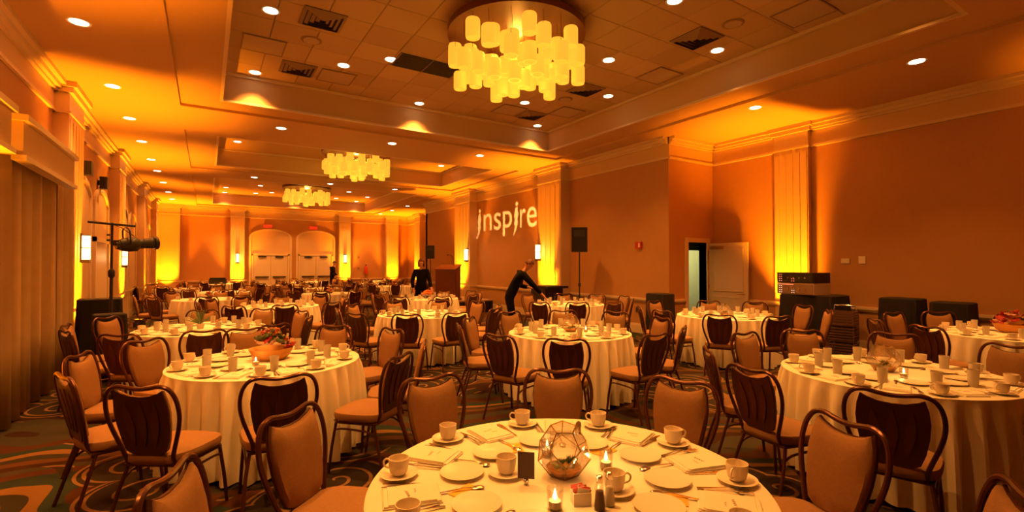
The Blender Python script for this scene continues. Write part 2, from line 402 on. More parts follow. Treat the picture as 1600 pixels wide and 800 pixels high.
# arched surrounds with double doors on the far wall, arched niches on the left wall
def arch_outline(cx, w, z0, zs, zt, n=16):
    pts = [(cx - w / 2, z0), (cx - w / 2, zs)]
    for i in range(1, n): a = pi - pi * i / n; pts.append((cx + w / 2 * cos(a), zs + (zt - zs) * sin(a)))
    return pts + [(cx + w / 2, zs), (cx + w / 2, z0)]
def arch_trim(cx, w, z0, zs, zt, th=.09, d=.06, face='y', wall=YF):
    a = arch_outline(cx, w, z0, zs, zt); b_ = arch_outline(cx, w - 2 * th, z0, zs, zt - th); n = len(a)
    def P(u, z, dd): return (u, wall - dd, z) if face == 'y' else (wall + dd, u, z)
    m = MB(); vs = [P(u, z, 0) for u, z in a] + [P(u, z, 0) for u, z in b_] + [P(u, z, d) for u, z in a] + [P(u, z, d) for u, z in b_]
    fs = []
    for i in range(n - 1):
        fs += [(2 * n + i, 2 * n + i + 1, 3 * n + i + 1, 3 * n + i), (i, i + 1, 2 * n + i + 1, 2 * n + i), (n + i, n + i + 1, 3 * n + i + 1, 3 * n + i)]
    return m.add(vs, fs)
def arch_panel(cx, w, z0, zs, zt, d, face='y', wall=YF):
    a = arch_outline(cx, w, z0, zs, zt); n = len(a)
    P = (lambda u, z, dd: (u, wall - dd, z)) if face == 'y' else (lambda u, z, dd: (wall + dd, u, z))
    return MB().add([P(u, z, 0) for u, z in a] + [P(u, z, d) for u, z in a], [tuple(range(n, 2 * n))] + [(i, (i + 1) % n, n + (i + 1) % n, n + i) for i in range(n)])
dn = 1
for cx in (2.82, 5.03):
    d = struct('door_%d' % dn, arch_panel(cx, 1.92, 0, 3.0, 3.42, .02), M['paint']); dn += 1
    obj('arch_surround', arch_trim(cx, 2.0, 0, 3.0, 3.46), M['trim'], d)
    b = MB().box(cx - .88, cx - .80, YF - .07, YF, 0, 2.16).box(cx + .80, cx + .88, YF - .07, YF, 0, 2.16).box(cx - .88, cx + .88, YF - .07, YF, 2.08, 2.18); obj('casing', b, M['trim'], d)
    for sgn in (-1, 1):
        x0, x1 = sorted((cx + sgn * .01, cx + sgn * .79)); lf = obj('leaf', MB().box(x0, x1, YF - .05, YF - .02, .01, 2.07), M['door'], d)
        for z0, z1 in ((.2, .85), (1.0, 1.9)): obj('panel', MB().box(x0 + .12, x1 - .12, YF - .062, YF - .05, z0, z1), M['door'], lf)
        obj('push_bar', MB().box(x0 + .08, x1 - .08, YF - .12, YF - .05, .95, 1.0), M['metal'], lf)
        obj('closer', MB().box(x0 + .2, x1 - .2, YF - .11, YF - .05, 1.98, 2.05), M['metal'], lf)
    s = thing('exit_sign', 'small red sign above the %s arched double door' % ('left' if cx < 4 else 'right'), 'sign', (cx - .15, YF - .03, 3.60))
    obj('housing', MB().box(-.2, .2, -.05, .02, -.08, .08), M['exitred'], s)
for bay in ((12.0, 14.0), (17.4, 19.4), (22.9, 24.3)):
    for q in range(2):
        cx = bay[0] + (bay[1] - bay[0]) * q
        st = struct('trim_%d' % (k + 1), arch_trim(cx, 1.7 if bay[0] < 20 else 1.2, 0.0, 2.9, 3.3, .08, .05, 'x', XL), M['trim']); k += 1
        obj('niche_panel', arch_panel(cx, 1.6 if bay[0] < 20 else 1.1, 0, 2.9, 3.24, .012, 'x', XL), M['paint'], st)
d = struct('door_%d' % dn, MB().box(XL, XL + .035, 13.25, 14.75, 0, 2.1), M['door']); dn += 1
obj('casing', MB().box(XL, XL + .07, 13.13, 13.25, 0, 2.2).box(XL, XL + .07, 14.75, 14.87, 0, 2.2).box(XL, XL + .07, 13.13, 14.87, 2.1, 2.2), M['trim'], d)
# open white door in the right corner
d = struct('door_%d' % dn, MB().box(DX0 - .11, DX0, YJ - .03, YJ + T, 0, DZ + .1).box(DX1, DX1 + .11, YJ - .03, YJ + T, 0, DZ + .1).box(DX0, DX1, YJ - .03, YJ + T, DZ, DZ + .1), M['trim'])
dl = obj('leaf', MB().box(-.022, .022, -.92, 0, .01, DZ - .02), M['door'], d, loc=(DX1 + .06, YJ - .04, 0), rot=(0, 0, radians(5)))
for z0, z1 in ((.16, .86), (1.02, 1.95)):
    obj('panel', MB().box(-.03, -.022, -.80, -.12, z0, z1), M['door'], dl)
    obj('panel_rim', MB().box(-.036, -.022, -.82, -.10, z0 - .02, z0).box(-.036, -.022, -.82, -.10, z1, z1 + .02).box(-.036, -.022, -.82, -.80, z0, z1).box(-.036, -.022, -.12, -.10, z0, z1), M['trim'], dl)
obj('handle', MB().tube([(-.022, -.84, .95), (-.07, -.84, .95), (-.075, -.80, .95), (-.075, -.70, .95)], .011), M['brass'], dl, True)
obj('closer', MB().box(-.08, -.022, -.36, -.06, DZ - .16, DZ - .09), M['brass'], dl)
for z in (.25, 1.05, 1.85): obj('hinge', MB().cyl((-.03, .0), .012, z, z + .09, 8), M['brass'], dl)
k += 1

# valances and curtains on the left
def valance(y0, y1, label):
    v = thing('curtain_valance', label, 'valance', (0, 0, 0))
    obj('fascia', MB().box(-1.56, -1.50, y0, y1, 2.67, 3.0), M['paint'], v)
    obj('return_board', MB().box(XL, -1.56, y1 - .05, y1, 2.67, 3.0), M['paint'], v)
    obj('return_board', MB().box(XL, -1.56, y0, y0 + .05, 2.67, 3.0), M['paint'], v)
    obj('top_moulding', MB().box(XL, -1.46, y0 - .03, y1 + .03, 3.0, 3.06), M['trim'], v)
    obj('bottom_moulding', MB().box(-1.58, -1.47, y0 - .02, y1 + .02, 2.62, 2.67), M['trim'], v)
valance(6.42, 8.55, 'painted box valance over the curtains nearest the first lit pilaster')
valance(3.9, 6.08, 'painted box valance ending at the frame edge, over near curtains')
for i, (y0, y1) in enumerate(((4.2, 6.3), (6.5, 9.4))):
    wn = struct('window_%d' % (i + 1), MB().box(XL, XL + .03, y0, y1, .3, 2.9), M['darkglass'])
    b = MB()
    for yy in (y0, (y0 + y1) / 2, y1 - .06): b.box(XL + .03, XL + .07, yy, yy + .06, .3, 2.9)
    b.box(XL + .03, XL + .07, y0, y1, .24, .3).box(XL + .03, XL + .07, y0, y1, 2.9, 2.96); obj('window_frame', b, M['trim'], wn)
def curtain(y0, y1, x, label, ph):
    n = int((y1 - y0) / .022); A = []; 
    for i in range(n + 1):
        t = y0 + (y1 - y0) * i / n; u = t * 17 + ph
        A.append((t, .065 * sin(u) + .035 * sin(u * 2.3 + 1) + .012 * sin(u * 5.1)))
    rs = []; vs = []; fs = []; zz = [.015, .8, 1.8, 2.72, 2.95]
    for z in zz:
        f = .85 + .25 * (1 - z / 2.9)
        for t, o in A: vs.append((x + o * f, t, z))
    m_ = len(A)
    for j in range(len(zz) - 1):
        for i in range(m_ - 1): fs.append((j * m_ + i, j * m_ + i + 1, (j + 1) * m_ + i + 1, (j + 1) * m_ + i))
    me = MB().add(vs, fs); o = obj('curtain', me, M['curtain'], None, True)
    md = o.modifiers.new('thickness', 'SOLIDIFY'); md.thickness = .006
    tag(o, label, 'curtain', 'floor length tan curtains')
for y0, y1, x, l, ph in ((8.58, 9.45, -1.72, 'narrow tan curtain panel beside the lit pilaster', 0), (7.45, 8.5, -1.74, 'tan curtain panel under the far end of the valance', 1), (6.45, 7.38, -1.72, 'broad tan curtain panel with a dark gap behind it', 2.2), (4.9, 6.05, -1.70, 'tan curtain panel at the frame edge', 3), (3.8, 4.8, -1.70, 'tan curtain panel beyond the frame edge', 4)):
    curtain(y0, y1, x, l, ph)

# ---------------------------------------------------------------- ceiling fixtures
dl0 = thing('ceiling_light', 'x', 'light')
obj('trim_ring', MB().lathe([(.092, 0), (.115, -.006), (.118, 0), (.10, .004)], n=24), M['white'], dl0, True)
obj('lens', MB().cyl((0, 0), .09, -.004, 0, 24), M['lens'], dl0)
def downlight(x, y, z, label, e=E_DOWN, size=95, shown=True):
    if shown: place(dl0, (x, y, z), 0, label, 'recessed round downlights')
    lamp('SPOT', 'downlight_beam', (x, y, z - .02), e, WARM, None, size, .8, (0, 0, -1), .06)
for i, y in enumerate((2.5, 5.0, 7.45, 9.85, 11.86, 13.94, 16.2, 18.08, 20.53, 23.16, 25.56)):
    downlight(-1.29, y, ZS, 'round downlight, %s in the row along the left wall soffit' % ORD[max(0, i - 2)], E_DOWN * .7, shown=i > 1)
for i, y in enumerate((-.3, 2.62, 4.97)): downlight(8.37, y, ZS, 'round downlight over the right alcove, %s' % (['nearest the camera', 'nearer one of two', 'farther one of two'][i]), E_DOWN * .7, shown=i > 0)
for i, y in enumerate((22.5, 24.8, 26.8)): downlight(8.24, y, ZS, 'round downlight in the far right soffit, %s from near' % ORD[i], E_DOWN * .7)
for r_, y in enumerate((11.03, 17.74)):
    for i, x in enumerate((1.29, 3.66, 6.0)): downlight(x, y, ZS, 'round downlight on the %s cross beam, %s from the left' % (('nearer', 'farther')[r_], ORD[i]))
cols = [('leftmost column', .70), ('rightmost column', 6.87)]
n = 0
for cn, x in cols:
    for i, y in enumerate((9.66, 7.18, 4.7, 2.3)): downlight(x, y, ZT, 'round downlight in the near tray, %s column, %s from its far edge' % (cn.split()[0], ORD[i]), E_TRAY, shown=i < 3)
for i, (x, y, s_) in enumerate(((1.96, 8.5, 1), (2.57, 7.83, 1), (5.66, 5.9, 1), (5.66, 8.42, 1), (5.1, 4.1, 1), (5.02, 7.73, 1), (3.79, 9.66, 1), (1.96, 3.6, 0), (3.79, 2.3, 0))):
    downlight(x, y, ZT, 'round downlight in the near tray, %s' % ['left of the dark return grille, lower', 'left of the dark return grille, higher', 'right of the big chandelier, higher', 'right of the big chandelier, lower', 'at the top frame edge', 'seen just below the big chandelier', 'middle of its far edge', 'a', 'b'][i], E_TRAY, shown=bool(s_))
for i, (x, y) in enumerate(((.70, 15.4), (6.85, 15.4), (.7, 13.6), (6.85, 13.6))): downlight(x, y, ZT, 'round downlight in the middle tray, %s' % ['left column, farther', 'right column, farther', 'left, nearer', 'right, nearer'][i], E_TRAY, shown=i < 2)
for i, (x, y) in enumerate(((.70, 24.88), (.70, 26.6), (1.95, 23.5), (2.6, 25.5), (1.96, 26.1), (5.65, 23.3), (5.64, 25.9), (6.88, 24.6), (6.85, 26.6), (3.8, 26.6))):
    downlight(x, y, ZT, 'small bright downlight in the farthest tray, %s' % ['outer left column nearer', 'outer left column far edge', 'inner left nearer', 'beside the farthest chandelier', 'inner left far edge', 'inner right nearer', 'inner right far edge', 'outer right nearer', 'outer right far edge', 'middle of far edge'][i], E_TRAY)
# grilles, diffusers, access panels, speakers in the near tray
def grille(x, y, kind, label, s=.56):
    zc = ZT
    if kind == 'return':
        t = thing('ceiling_vent', label, 'vent', (x, y, zc)); obj('backing', MB().box(-.56, .56, -.28, .28, -.01, .0), M['ventd'], t)
        for q in (-.56, -.01, .54): obj('frame', MB().box(q, q + .02, -.28, .28, -.016, -.01), M['vent'], t)
        for i in range(9): obj('slat', MB().box(-.54, .54, -.25 + i * .06, -.235 + i * .06, -.016, -.01), M['ventd'], t)
    elif kind == 'diffuser':
        t = thing('ceiling_vent', label, 'vent', (x, y, zc)); obj('backing', MB().box(-s / 2, s / 2, -s / 2, s / 2, -.008, 0), M['ventd'], t)
        for i in range(4):
            a = s / 2 - i * .065; b = MB()
            vs = []
            for aa, zz in ((a, -.01), (a - .045, -.035)):
                vs += [(-aa, -aa, zz), (aa, -aa, zz), (aa, aa, zz), (-aa, aa, zz)]
            b.add(vs, [(j, (j + 1) % 4, 4 + (j + 1) % 4, 4 + j) for j in range(4)]); obj('louvre', b, M['vent'], t)
    elif kind == 'round':
        t = thing('ceiling_speaker', label, 'speaker', (x, y, zc)); obj('bezel', MB().lathe([(.12, -.012), (.15, -.006), (.15, 0)], n=24), M['vent'], t, True); obj('mesh_disc', MB().cyl((0, 0), .115, -.016, -.012, 20), M['access'], t)
    else:
        t = thing('access_panel', label, 'panel', (x, y, zc)); obj('hatch', MB().box(-.28, .28, -.28, .28, -.012, -.004), M['access'], t)
        b = MB(); 
        for q in ((-.3, .3, -.3, -.28), (-.3, .3, .28, .3), (-.3, -.28, -.28, .28), (.28, .3, -.28, .28)): b.box(*q, -.016, 0)
        obj('frame', b, M['vent'], t)
for x, y, kd, l in ((3.18, 7.75, 'return', 'dark double return grille left of the big chandelier'), (1.34, 7.05, 'diffuser', 'square louvred diffuser near the top left of the tray'), (1.32, 7.8, 'round', 'small round ceiling speaker below the upper left diffuser'),
                    (.72, 8.37, 'panel', 'grey access panel by the left edge of the tray'), (1.32, 9.07, 'diffuser', 'louvred diffuser near the far left of the tray'), (1.97, 9.1, 'panel', 'access panel beside the far left diffuser'),
                    (6.24, 4.62, 'diffuser', 'dark louvred diffuser right of the big chandelier'), (6.29, 4.05, 'round', 'small round ceiling speaker above the right diffuser'), (6.9, 5.9, 'panel', 'access panel near the right edge of the tray'),
                    (6.24, 7.15, 'diffuser', 'dark diffuser right below the big chandelier'), (6.8, 8.44, 'panel', 'access panel near the far right corner of the tray'), (6.26, 9.05, 'diffuser', 'dark diffuser near the far right of the tray'),
                    (5.63, 9.0, 'panel', 'access panel left of the far right diffuser'), (6.83, 3.36, 'panel', 'access panel at the top right of the frame'), (6.25, 7.79, 'round', 'small round ceiling speaker between the right diffusers')):
    grille(x, y, kd, l)

# chandeliers
cyl_sh = MB().lathe([(.050, .0), (.086, -.008), (.096, -.03), (.096, -.235), (.090, -.26), (.074, -.26), (.08, -.23), (.08, -.03)], n=16)
sh_me = cyl_sh.mesh('shade', M['shade'], True)
cord_me = MB().cyl((0, 0), .003, 0, 1, 5).mesh('cord', M['bronze'])
def chandelier(x, y, label, seed):
    rnd = random.Random(seed)
    zc = 4.86; R = .98
    t = thing('chandelier', label, 'chandelier', (x, y, zc), 0, 'round drum chandeliers of glowing cylinder shades')
    obj('rim_band', MB().lathe([(R - .015, .0), (R, -.0), (R, .09), (R - .015, .09), (R - .015, 0)], n=56), M['bronze'], t, True)
    obj('canopy_plate', MB().cyl((0, 0), R - .016, .06, .075, 48), M['ceil'], t)
    for a in range(3): obj('hanger_rod', MB().cyl((.55 * cos(a * 2.094), .55 * sin(a * 2.094)), .012, .075, ZT - zc, 8), M['bronze'], t)
    pts = []
    for rr, nn in ((.87, 22), (.66, 17), (.42, 11), (.17, 5)):
        for i in range(nn):
            a = 2 * pi * (i + rnd.uniform(-.18, .18)) / nn + rr; pts.append((rr * cos(a) * rnd.uniform(.95, 1.03), rr * sin(a) * rnd.uniform(.95, 1.03), rr))
    for i, (px_, py_, rr) in enumerate(pts):
        lv = (i * 7) % 3
        drop = .05 + .14 * lv + rnd.uniform(0, .06) + (.05 if rr < .5 else 0)
        o = obj('shade', sh_me, None, t, loc=(px_, py_, -drop)); c = obj('cord', cord_me, None, t, loc=(px_, py_, -drop)); c.scale = (1, 1, drop + .06)
    lamp('POINT', 'chandelier_glow', (x, y, zc - .95), 60, (1, .5, .06), None, radius=.5)
    lamp('POINT', 'chandelier_inner_glow', (x, y, zc - .05), 40, (1, .5, .06), None, radius=.1)
chandelier(3.72, 5.75, 'largest nearest chandelier of clustered glowing cylinder shades', 3)
chandelier(3.74, 14.5, 'middle chandelier of glowing shades, half hidden by the cross beam', 5)
chandelier(3.65, 22.3, 'smallest farthest chandelier of glowing cylinder shades', 8)

# wall sconces
def sconce(x, y, nrm, label, z=1.9):
    t = thing('wall_sconce', label, 'sconce', (x, y, z), atan2(nrm[1], nrm[0]), 'lit glass wall sconces')
    obj('back_plate', MB().box(0, .02, -.07, .07, -.25, .25), M['metal'], t)
    obj('base_cup', MB().box(.02, .13, -.065, .065, -.26, -.2), M['metal'], t)
    for s_ in (-1, 1):
        for zz in (-.2, .012): obj('glass_pane', MB().box(.025, .12, min(s_ * .006, s_ * .058), max(s_ * .006, s_ * .058), zz, zz + .2), M['sconce'], t)
    obj('strap', MB().box(.02, .125, -.062, .062, -.002, .012), M['metal'], t)
    obj('cap', MB().box(.02, .12, -.06, .06, .212, .225), M['metal'], t)
    lamp('POINT', 'sconce_glow', (x + nrm[0] * .22, y + nrm[1] * .22, z), 5, (1, .6, .2), None, radius=.06)
sconce(XL + .19, 10.97, (1, 0), 'bright sconce on the left pilaster behind the lamp stand', 1.9)
sconce(XL + .19, 15.65, (1, 0), 'sconce on the second left pilaster, under the stage lamp', 1.8)
sconce(XR - .33, 11.6, (-1, 0), 'sconce between the projected word and the bending man', 1.98)
sconce(XR - .33, 16.25, (-1, 0), 'sconce beside the podium, left of the projected word', 1.98)
sconce(1.30, YF - .30, (0, -1), 'small sconce left of the arched doors on the far wall', 1.93)
sconce(6.5, YF - .30, (0, -1), 'small sconce right of the arched doors on the far wall', 1.93)

# wall details
def wallbox(name, x0, x1, y0, y1, z0, z1, m, label, cat): return tag(obj(name, MB().box(x0, x1, y0, y1, z0, z1), m), label, cat)
for y, z, l in ((12.0, 3.44, 'nearer small black speaker high on the left wall'), (13.7, 3.40, 'farther small black speaker high on the left wall')):
    t = thing('wall_speaker', l, 'speaker', (XL, y, z)); obj('cabinet', MB().box(.04, .17, -.09, .09, -.13, .13), M['black'], t); obj('bracket', MB().box(0, .04, -.03, .03, -.05, .05), M['metal'], t)
t = thing('fire_alarm', 'red fire alarm strobe on the wall left of the door', 'alarm', (XR, 8.02, 2.07))
obj('housing', MB().box(-.05, 0, -.09, .09, -.08, .08), M['red'], t); obj('strobe', MB().box(-.065, -.05, -.06, -.02, -.05, .05), M['white'], t)
t = thing('wall_outlet', 'dark outlet plate low on the projecting wall', 'outlet', (XR, 8.1, .54)); obj('plate', MB().box(-.012, 0, -.05, .05, -.07, .07), M['vent'], t); obj('socket', MB().box(-.016, -.012, -.02, .02, -.045, .045), M['ventd'], t)
t = thing('wall_switch', 'pair of pale switch plates on the right wall', 'switch', (XW, 4.2, 1.7)); obj('plate', MB().box(-.015, 0, -.2, -.09, -.07, .07), M['white'], t); obj('plate', MB().box(-.015, 0, .06, .2, -.06, .03), M['white'], t)
t = thing('fire_extinguisher', 'red fire extinguisher on the far wall right of the sconce', 'extinguisher', (7.72, YF - .1, 1.05))
obj('cylinder', MB().lathe([(.05, 0), (.085, .02), (.085, .4), (.04, .47), (.03, .5)], n=14, close=True), M['red'], t, True); obj('valve', MB().box(-.03, .03, -.05, .03, .5, .56), M['black'], t)
wallbox('thermostat', 7.24, 7.38, YF - .04, YF, 1.96, 2.08, M['vent'], 'small dark thermostat high on the far wall', 'thermostat')
wallbox('wall_plate', 7.26, 7.38, YF - .03, YF, 1.36, 1.46, M['vent'], 'small dark plate low on the far wall above the tables', 'plate')
# soft lamp of the service corridor and black bin inside
lamp('POINT', 'corridor_lamp', (9.7, 9.0, 2.4), 60, (1, .95, .50), None, radius=.2)
tag(obj('storage_bin', MB().box(9.15, 10.1, 8.3, 8.9, 0, 1.28), M['black']), 'black bin standing inside the open doorway', 'bin')
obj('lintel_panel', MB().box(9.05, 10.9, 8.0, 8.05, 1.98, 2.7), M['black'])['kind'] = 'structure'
#PART2
# ---------------------------------------------------------------- banquet chair (origin on the floor under the seat, faces +y)
def smooth_path(pts, n=4, closed=False):
    P = [Vector(p) for p in pts]; out = []; m_ = len(P); rng = m_ if closed else m_ - 1
    for i in range(rng):
        if closed: p0, p1, p2, p3 = P[(i - 1) % m_], P[i], P[(i + 1) % m_], P[(i + 2) % m_]
        else: p0, p1, p2, p3 = P[max(i - 1, 0)], P[i], P[i + 1], P[min(i + 2, m_ - 1)]
        for j in range(n):
            t = j / n
            out.append(.5 * ((2 * p1) + (-p0 + p2) * t + (2 * p0 - 5 * p1 + 4 * p2 - p3) * t * t + (-p0 + 3 * p1 - 3 * p2 + p3) * t ** 3))
    if not closed: out.append(P[-1])
    return out
def yb(z): return -.195 - (z - .45) * .20
def make_chair():
    t = thing('banquet_chair', 'x', 'chair')
    half = [(.150, .455), (.162, .50), (.185, .565), (.208, .635), (.224, .71), (.224, .78), (.210, .84), (.178, .884), (.125, .899), (.06, .888), (0, .882)]
    full = [(x, z) for x, z in half] + [(-x, z) for x, z in reversed(half[:-1])]
    path = [(x, yb(z), z) for x, z in full]
    path = [(.175, -.08, .392), (.15, -.16, .40)] + path + [(-.15, -.16, .40), (-.175, -.08, .392)]
    obj('back_frame', MB().tube(smooth_path(path, 3), .0125, 8), M['frame'], t, True)
    ph = [(0, .474), (.08, .476), (.120, .498), (.143, .565), (.160, .66), (.166, .74), (.158, .815), (.142, .872), (.115, .856), (.06, .838), (0, .833)]
    out = [(x, z) for x, z in ph] + [(-x, z) for x, z in reversed(ph[1:-1])]
    cz = .67
    def ring(sc, dy, zs=1): return [(x * sc, yb(cz + (z - cz) * sc) + dy, cz + (z - cz) * sc * zs) for x, z in out]
    obj('back_pad', MB().rings([ring(1, .0), ring(1, .016), ring(.93, .030), ring(.6, .040), ring(.2, .043)]), M['seat'], t, True)
    obj('back_panel', MB().rings([ring(1.02, -.012), ring(1.02, .0)]), M['backp'], t)
    for cx in (-.085, 0, .085):
        l = []; top_, bot = (.815 if cx == 0 else .80), .53
        n = 8
        for i in range(n + 1): s_ = i / n; z = bot + (top_ - bot) * s_; l.append((cx * (.75 + .35 * s_) + .026 * sin(pi * s_), z))
        for i in range(n - 1, 0, -1): s_ = i / n; z = bot + (top_ - bot) * s_; l.append((cx * (.75 + .35 * s_) - .026 * sin(pi * s_), z))
        obj('splat', MB().rings([[(x, yb(z) - .012, z) for x, z in l], [(x, yb(z) - .018, z) for x, z in l]]), M['splat'], t)
    so = []
    for i in range(28):
        a = 2 * pi * i / 28; c_, s_ = cos(a), sin(a); e = .55
        x = .215 * abs(c_) ** e * (1 if c_ > 0 else -1); y = .215 * abs(s_) ** e * (1 if s_ > 0 else -1)
        so.append((x * (1 + .07 * (y / .215)), y + .005))
    def sr(sc, z): return [(x * sc, y * sc, z) for x, y in so]
    obj('seat', MB().rings([sr(.93, .405), sr(1.0, .418), sr(1.02, .445), sr(.99, .468), sr(.86, .482), sr(.5, .490), sr(.15, .492)]), M['seat'], t, True)
    b = MB().tube([(.175, -.17, .395), (.19, .0, .395), (.20, .16, .395), (.17, .195, .395), (-.17, .195, .395), (-.20, .16, .395), (-.19, 0, .395), (-.175, -.17, .395)], .011, 8, True)
    obj('seat_frame', b, M['frame'], t, True)
    for s_ in (-1, 1):
        obj('leg', MB().tube([(s_ * .192, .165, .395), (s_ * .205, .195, .2), (s_ * .215, .215, 0)], .0115, 8), M['frame'], t, True)
        obj('leg', MB().tube([(s_ * .165, -.15, .40), (s_ * .19, -.20, .25), (s_ * .21, -.275, 0)], .0115, 8), M['frame'], t, True)
        obj('stretcher', MB().tube(smooth_path([(s_ * .198, .18, .33), (s_ * .195, .12, .345), (s_ * .19, 0, .345), (s_ * .185, -.12, .335), (s_ * .18, -.185, .30)], 3), .008, 6), M['frame'], t, True)
    return t
chair0 = make_chair()

# ---------------------------------------------------------------- tables and what stands on them
HT = .762; RT_ = .762
def cloth_mesh(seed):
    rnd = random.Random(seed); n = 216; rows = [(.0, 0), (.02, .004), (.06, .022), (.16, .045), (.34, .062), (.54, .072), (.735, .078)]
    rs = []; ph = [rnd.uniform(0, 6.28) for _ in range(5)]
    rs.append([(.35 * cos(2 * pi * i / n), .35 * sin(2 * pi * i / n), HT) for i in range(n)])
    rs.append([((RT_ - .006) * cos(2 * pi * i / n), (RT_ - .006) * sin(2 * pi * i / n), HT) for i in range(n)])
    for d, amp in rows:
        r = []
        for i in range(n):
            a = 2 * pi * i / n
            q_ = sin(17 * a + ph[0] + .9 * sin(2 * a + ph[3])); f = .55 * (abs(q_) ** 1.6 * 2 - 1) + .25 * sin(25 * a + ph[1]) + .15 * sin(7 * a + ph[2])
            rr = RT_ + .004 + amp * (f + .25)
            z = HT - .004 - d; 
            if d > .7: z = max(.012, z + .012 * sin(9 * a + ph[4]))
            r.append((rr * cos(a), rr * sin(a), z))
        rs.append(r)
    return MB().rings(rs, cap1=False).mesh('tablecloth', M['cloth'], True)
cloths = [cloth_mesh(i) for i in range(3)]
tb0 = thing('banquet_table', 'x', 'table')
obj('tabletop', MB().cyl((0, 0), .755, .735, .758, 40), M['wood'], tb0)
for sx_ in (-1, 1):
    for sy_ in (-1, 1): obj('leg', MB().tube([(sx_ * .3, sy_ * .3, .735), (sx_ * .38, sy_ * .38, 0)], .014, 6), M['metal'], tb0)

# prototypes of tableware, origin where they stand
cup_m = MB().lathe([(.0, .004), (.026, .004), (.034, .012), (.040, .040), (.0415, .068), (.039, .068), (.037, .042), (.031, .012), (.0, .010)][1:8], n=20)
cup0 = thing('coffee_cup', 'x', 'cup'); obj('bowl', cup_m, M['china'], cup0, True)
obj('handle', MB().tube(smooth_path([(.039, 0, .055), (.055, 0, .058), (.066, 0, .045), (.060, 0, .028), (.037, 0, .022)], 3), .0042, 6), M['china'], cup0, True)
saucer0 = obj('saucer', MB().lathe([(.036, 0), (.040, .004), (.060, .009), (.0755, .015), (.0765, .017), (.074, .018), (.055, .012), (.035, .007), (.01, .007)], n=26, close=True), M['china'], None, True)
plate0 = obj('plate', MB().lathe([(.048, 0), (.054, .003), (.082, .012), (.090, .014), (.090, .016), (.080, .015), (.058, .007), (.02, .006)], n=28, close=True), M['china'], None, True)
def napkin_mesh():
    b = MB()
    for i, (w_, l_, z0, z1) in enumerate(((.080, .105, 0, .005), (.076, .101, .005, .010), (.074, .085, .010, .014))):
        o_ = [(-w_, -l_), (w_ * .9, -l_ * 1.02), (w_, -l_ * .9), (w_, l_), (-w_ * .95, l_)]
        o2 = [(x * .985, y * .985) for x, y in o_]
        b.rings([[(x, y, z0) for x, y in o_], [(x, y, z1 - .002) for x, y in o_], [(x, y, z1) for x, y in o2]])
    return b.mesh('napkin', M['napkin'])
napkin0 = thing('folded_napkin', 'x', 'napkin'); obj('cloth', napkin_mesh(), None, napkin0)
obj('script', MB().tube([(-.03 + i * .004, .01 + .006 * sin(i * 2.1) + .002 * i / 3, .0147) for i in range(14)], .0006, 4).tube([(.0 + i * .004, -.015 + .004 * sin(i * 1.7), .0147) for i in range(9)], .0005, 4), M['ink'], napkin0)
knife0 = obj('knife', MB().rings([[(x, y, z) for x, z in ((-.005, 0), (.005, 0), (.005, .004), (-.005, .004))] for y in (-.10, -.01)] + [[(x, y, z) for x, z in ((-w_, .0005), (w_, .0005), (w_, .003), (-w_, .003))] for y, w_ in ((.0, .004), (.02, .009), (.08, .009), (.105, .002))]), M['steel'])
def spoon_mesh(fork=False):
    b = MB(); b.rings([[(-w_, y, z), (w_, y, z), (w_, y, z + .003), (-w_, y, z + .003)] for y, w_, z in ((-.09, .006, .002), (-.06, .004, .004), (.02, .0025, .010), (.045, .003, .006))])
    if fork:
        b.box(-.010, .010, .045, .062, .004, .007)
        for q in (-.0085, -.003, .0025, .008): b.box(q - .0012, q + .0012, .062, .10, .004, .007)
    else: b.ball((0, .068, .006), (.017, .026, .005), 12, 6)
    return b.mesh('fork' if fork else 'spoon', M['steel'], True)
spoon0 = obj('spoon', spoon_mesh(), None); fork0 = obj('fork', spoon_mesh(True), None)
glass0 = obj('water_glass', MB().lathe([(.026, 0), (.029, .004), (.034, .118), (.032, .118), (.0275, .012), (.01, .010)], n=18, close=True), M['tumbler'], None, True)
for o, l, c in ((saucer0, 'x', 'saucer'), (plate0, 'x', 'plate'), (knife0, 'x', 'knife'), (spoon0, 'x', 'spoon'), (fork0, 'x', 'fork'), (glass0, 'x', 'glass')): tag(o, l, c)
votive0 = thing('votive_candle', 'x', 'candle')
obj('glass_cup', MB().lathe([(.022, 0), (.026, .003), (.030, .075), (.028, .075), (.023, .008), (.01, .006)], n=18, close=True), M['pane'], votive0, True)
obj('wax', MB().cyl((0, 0), .0215, .009, .032, 16), M['wax'], votive0); obj('flame', MB().lathe([(.001, .036), (.006, .045), (.005, .055), (.001, .072)], n=8, close=True), M['flame'], votive0, True)

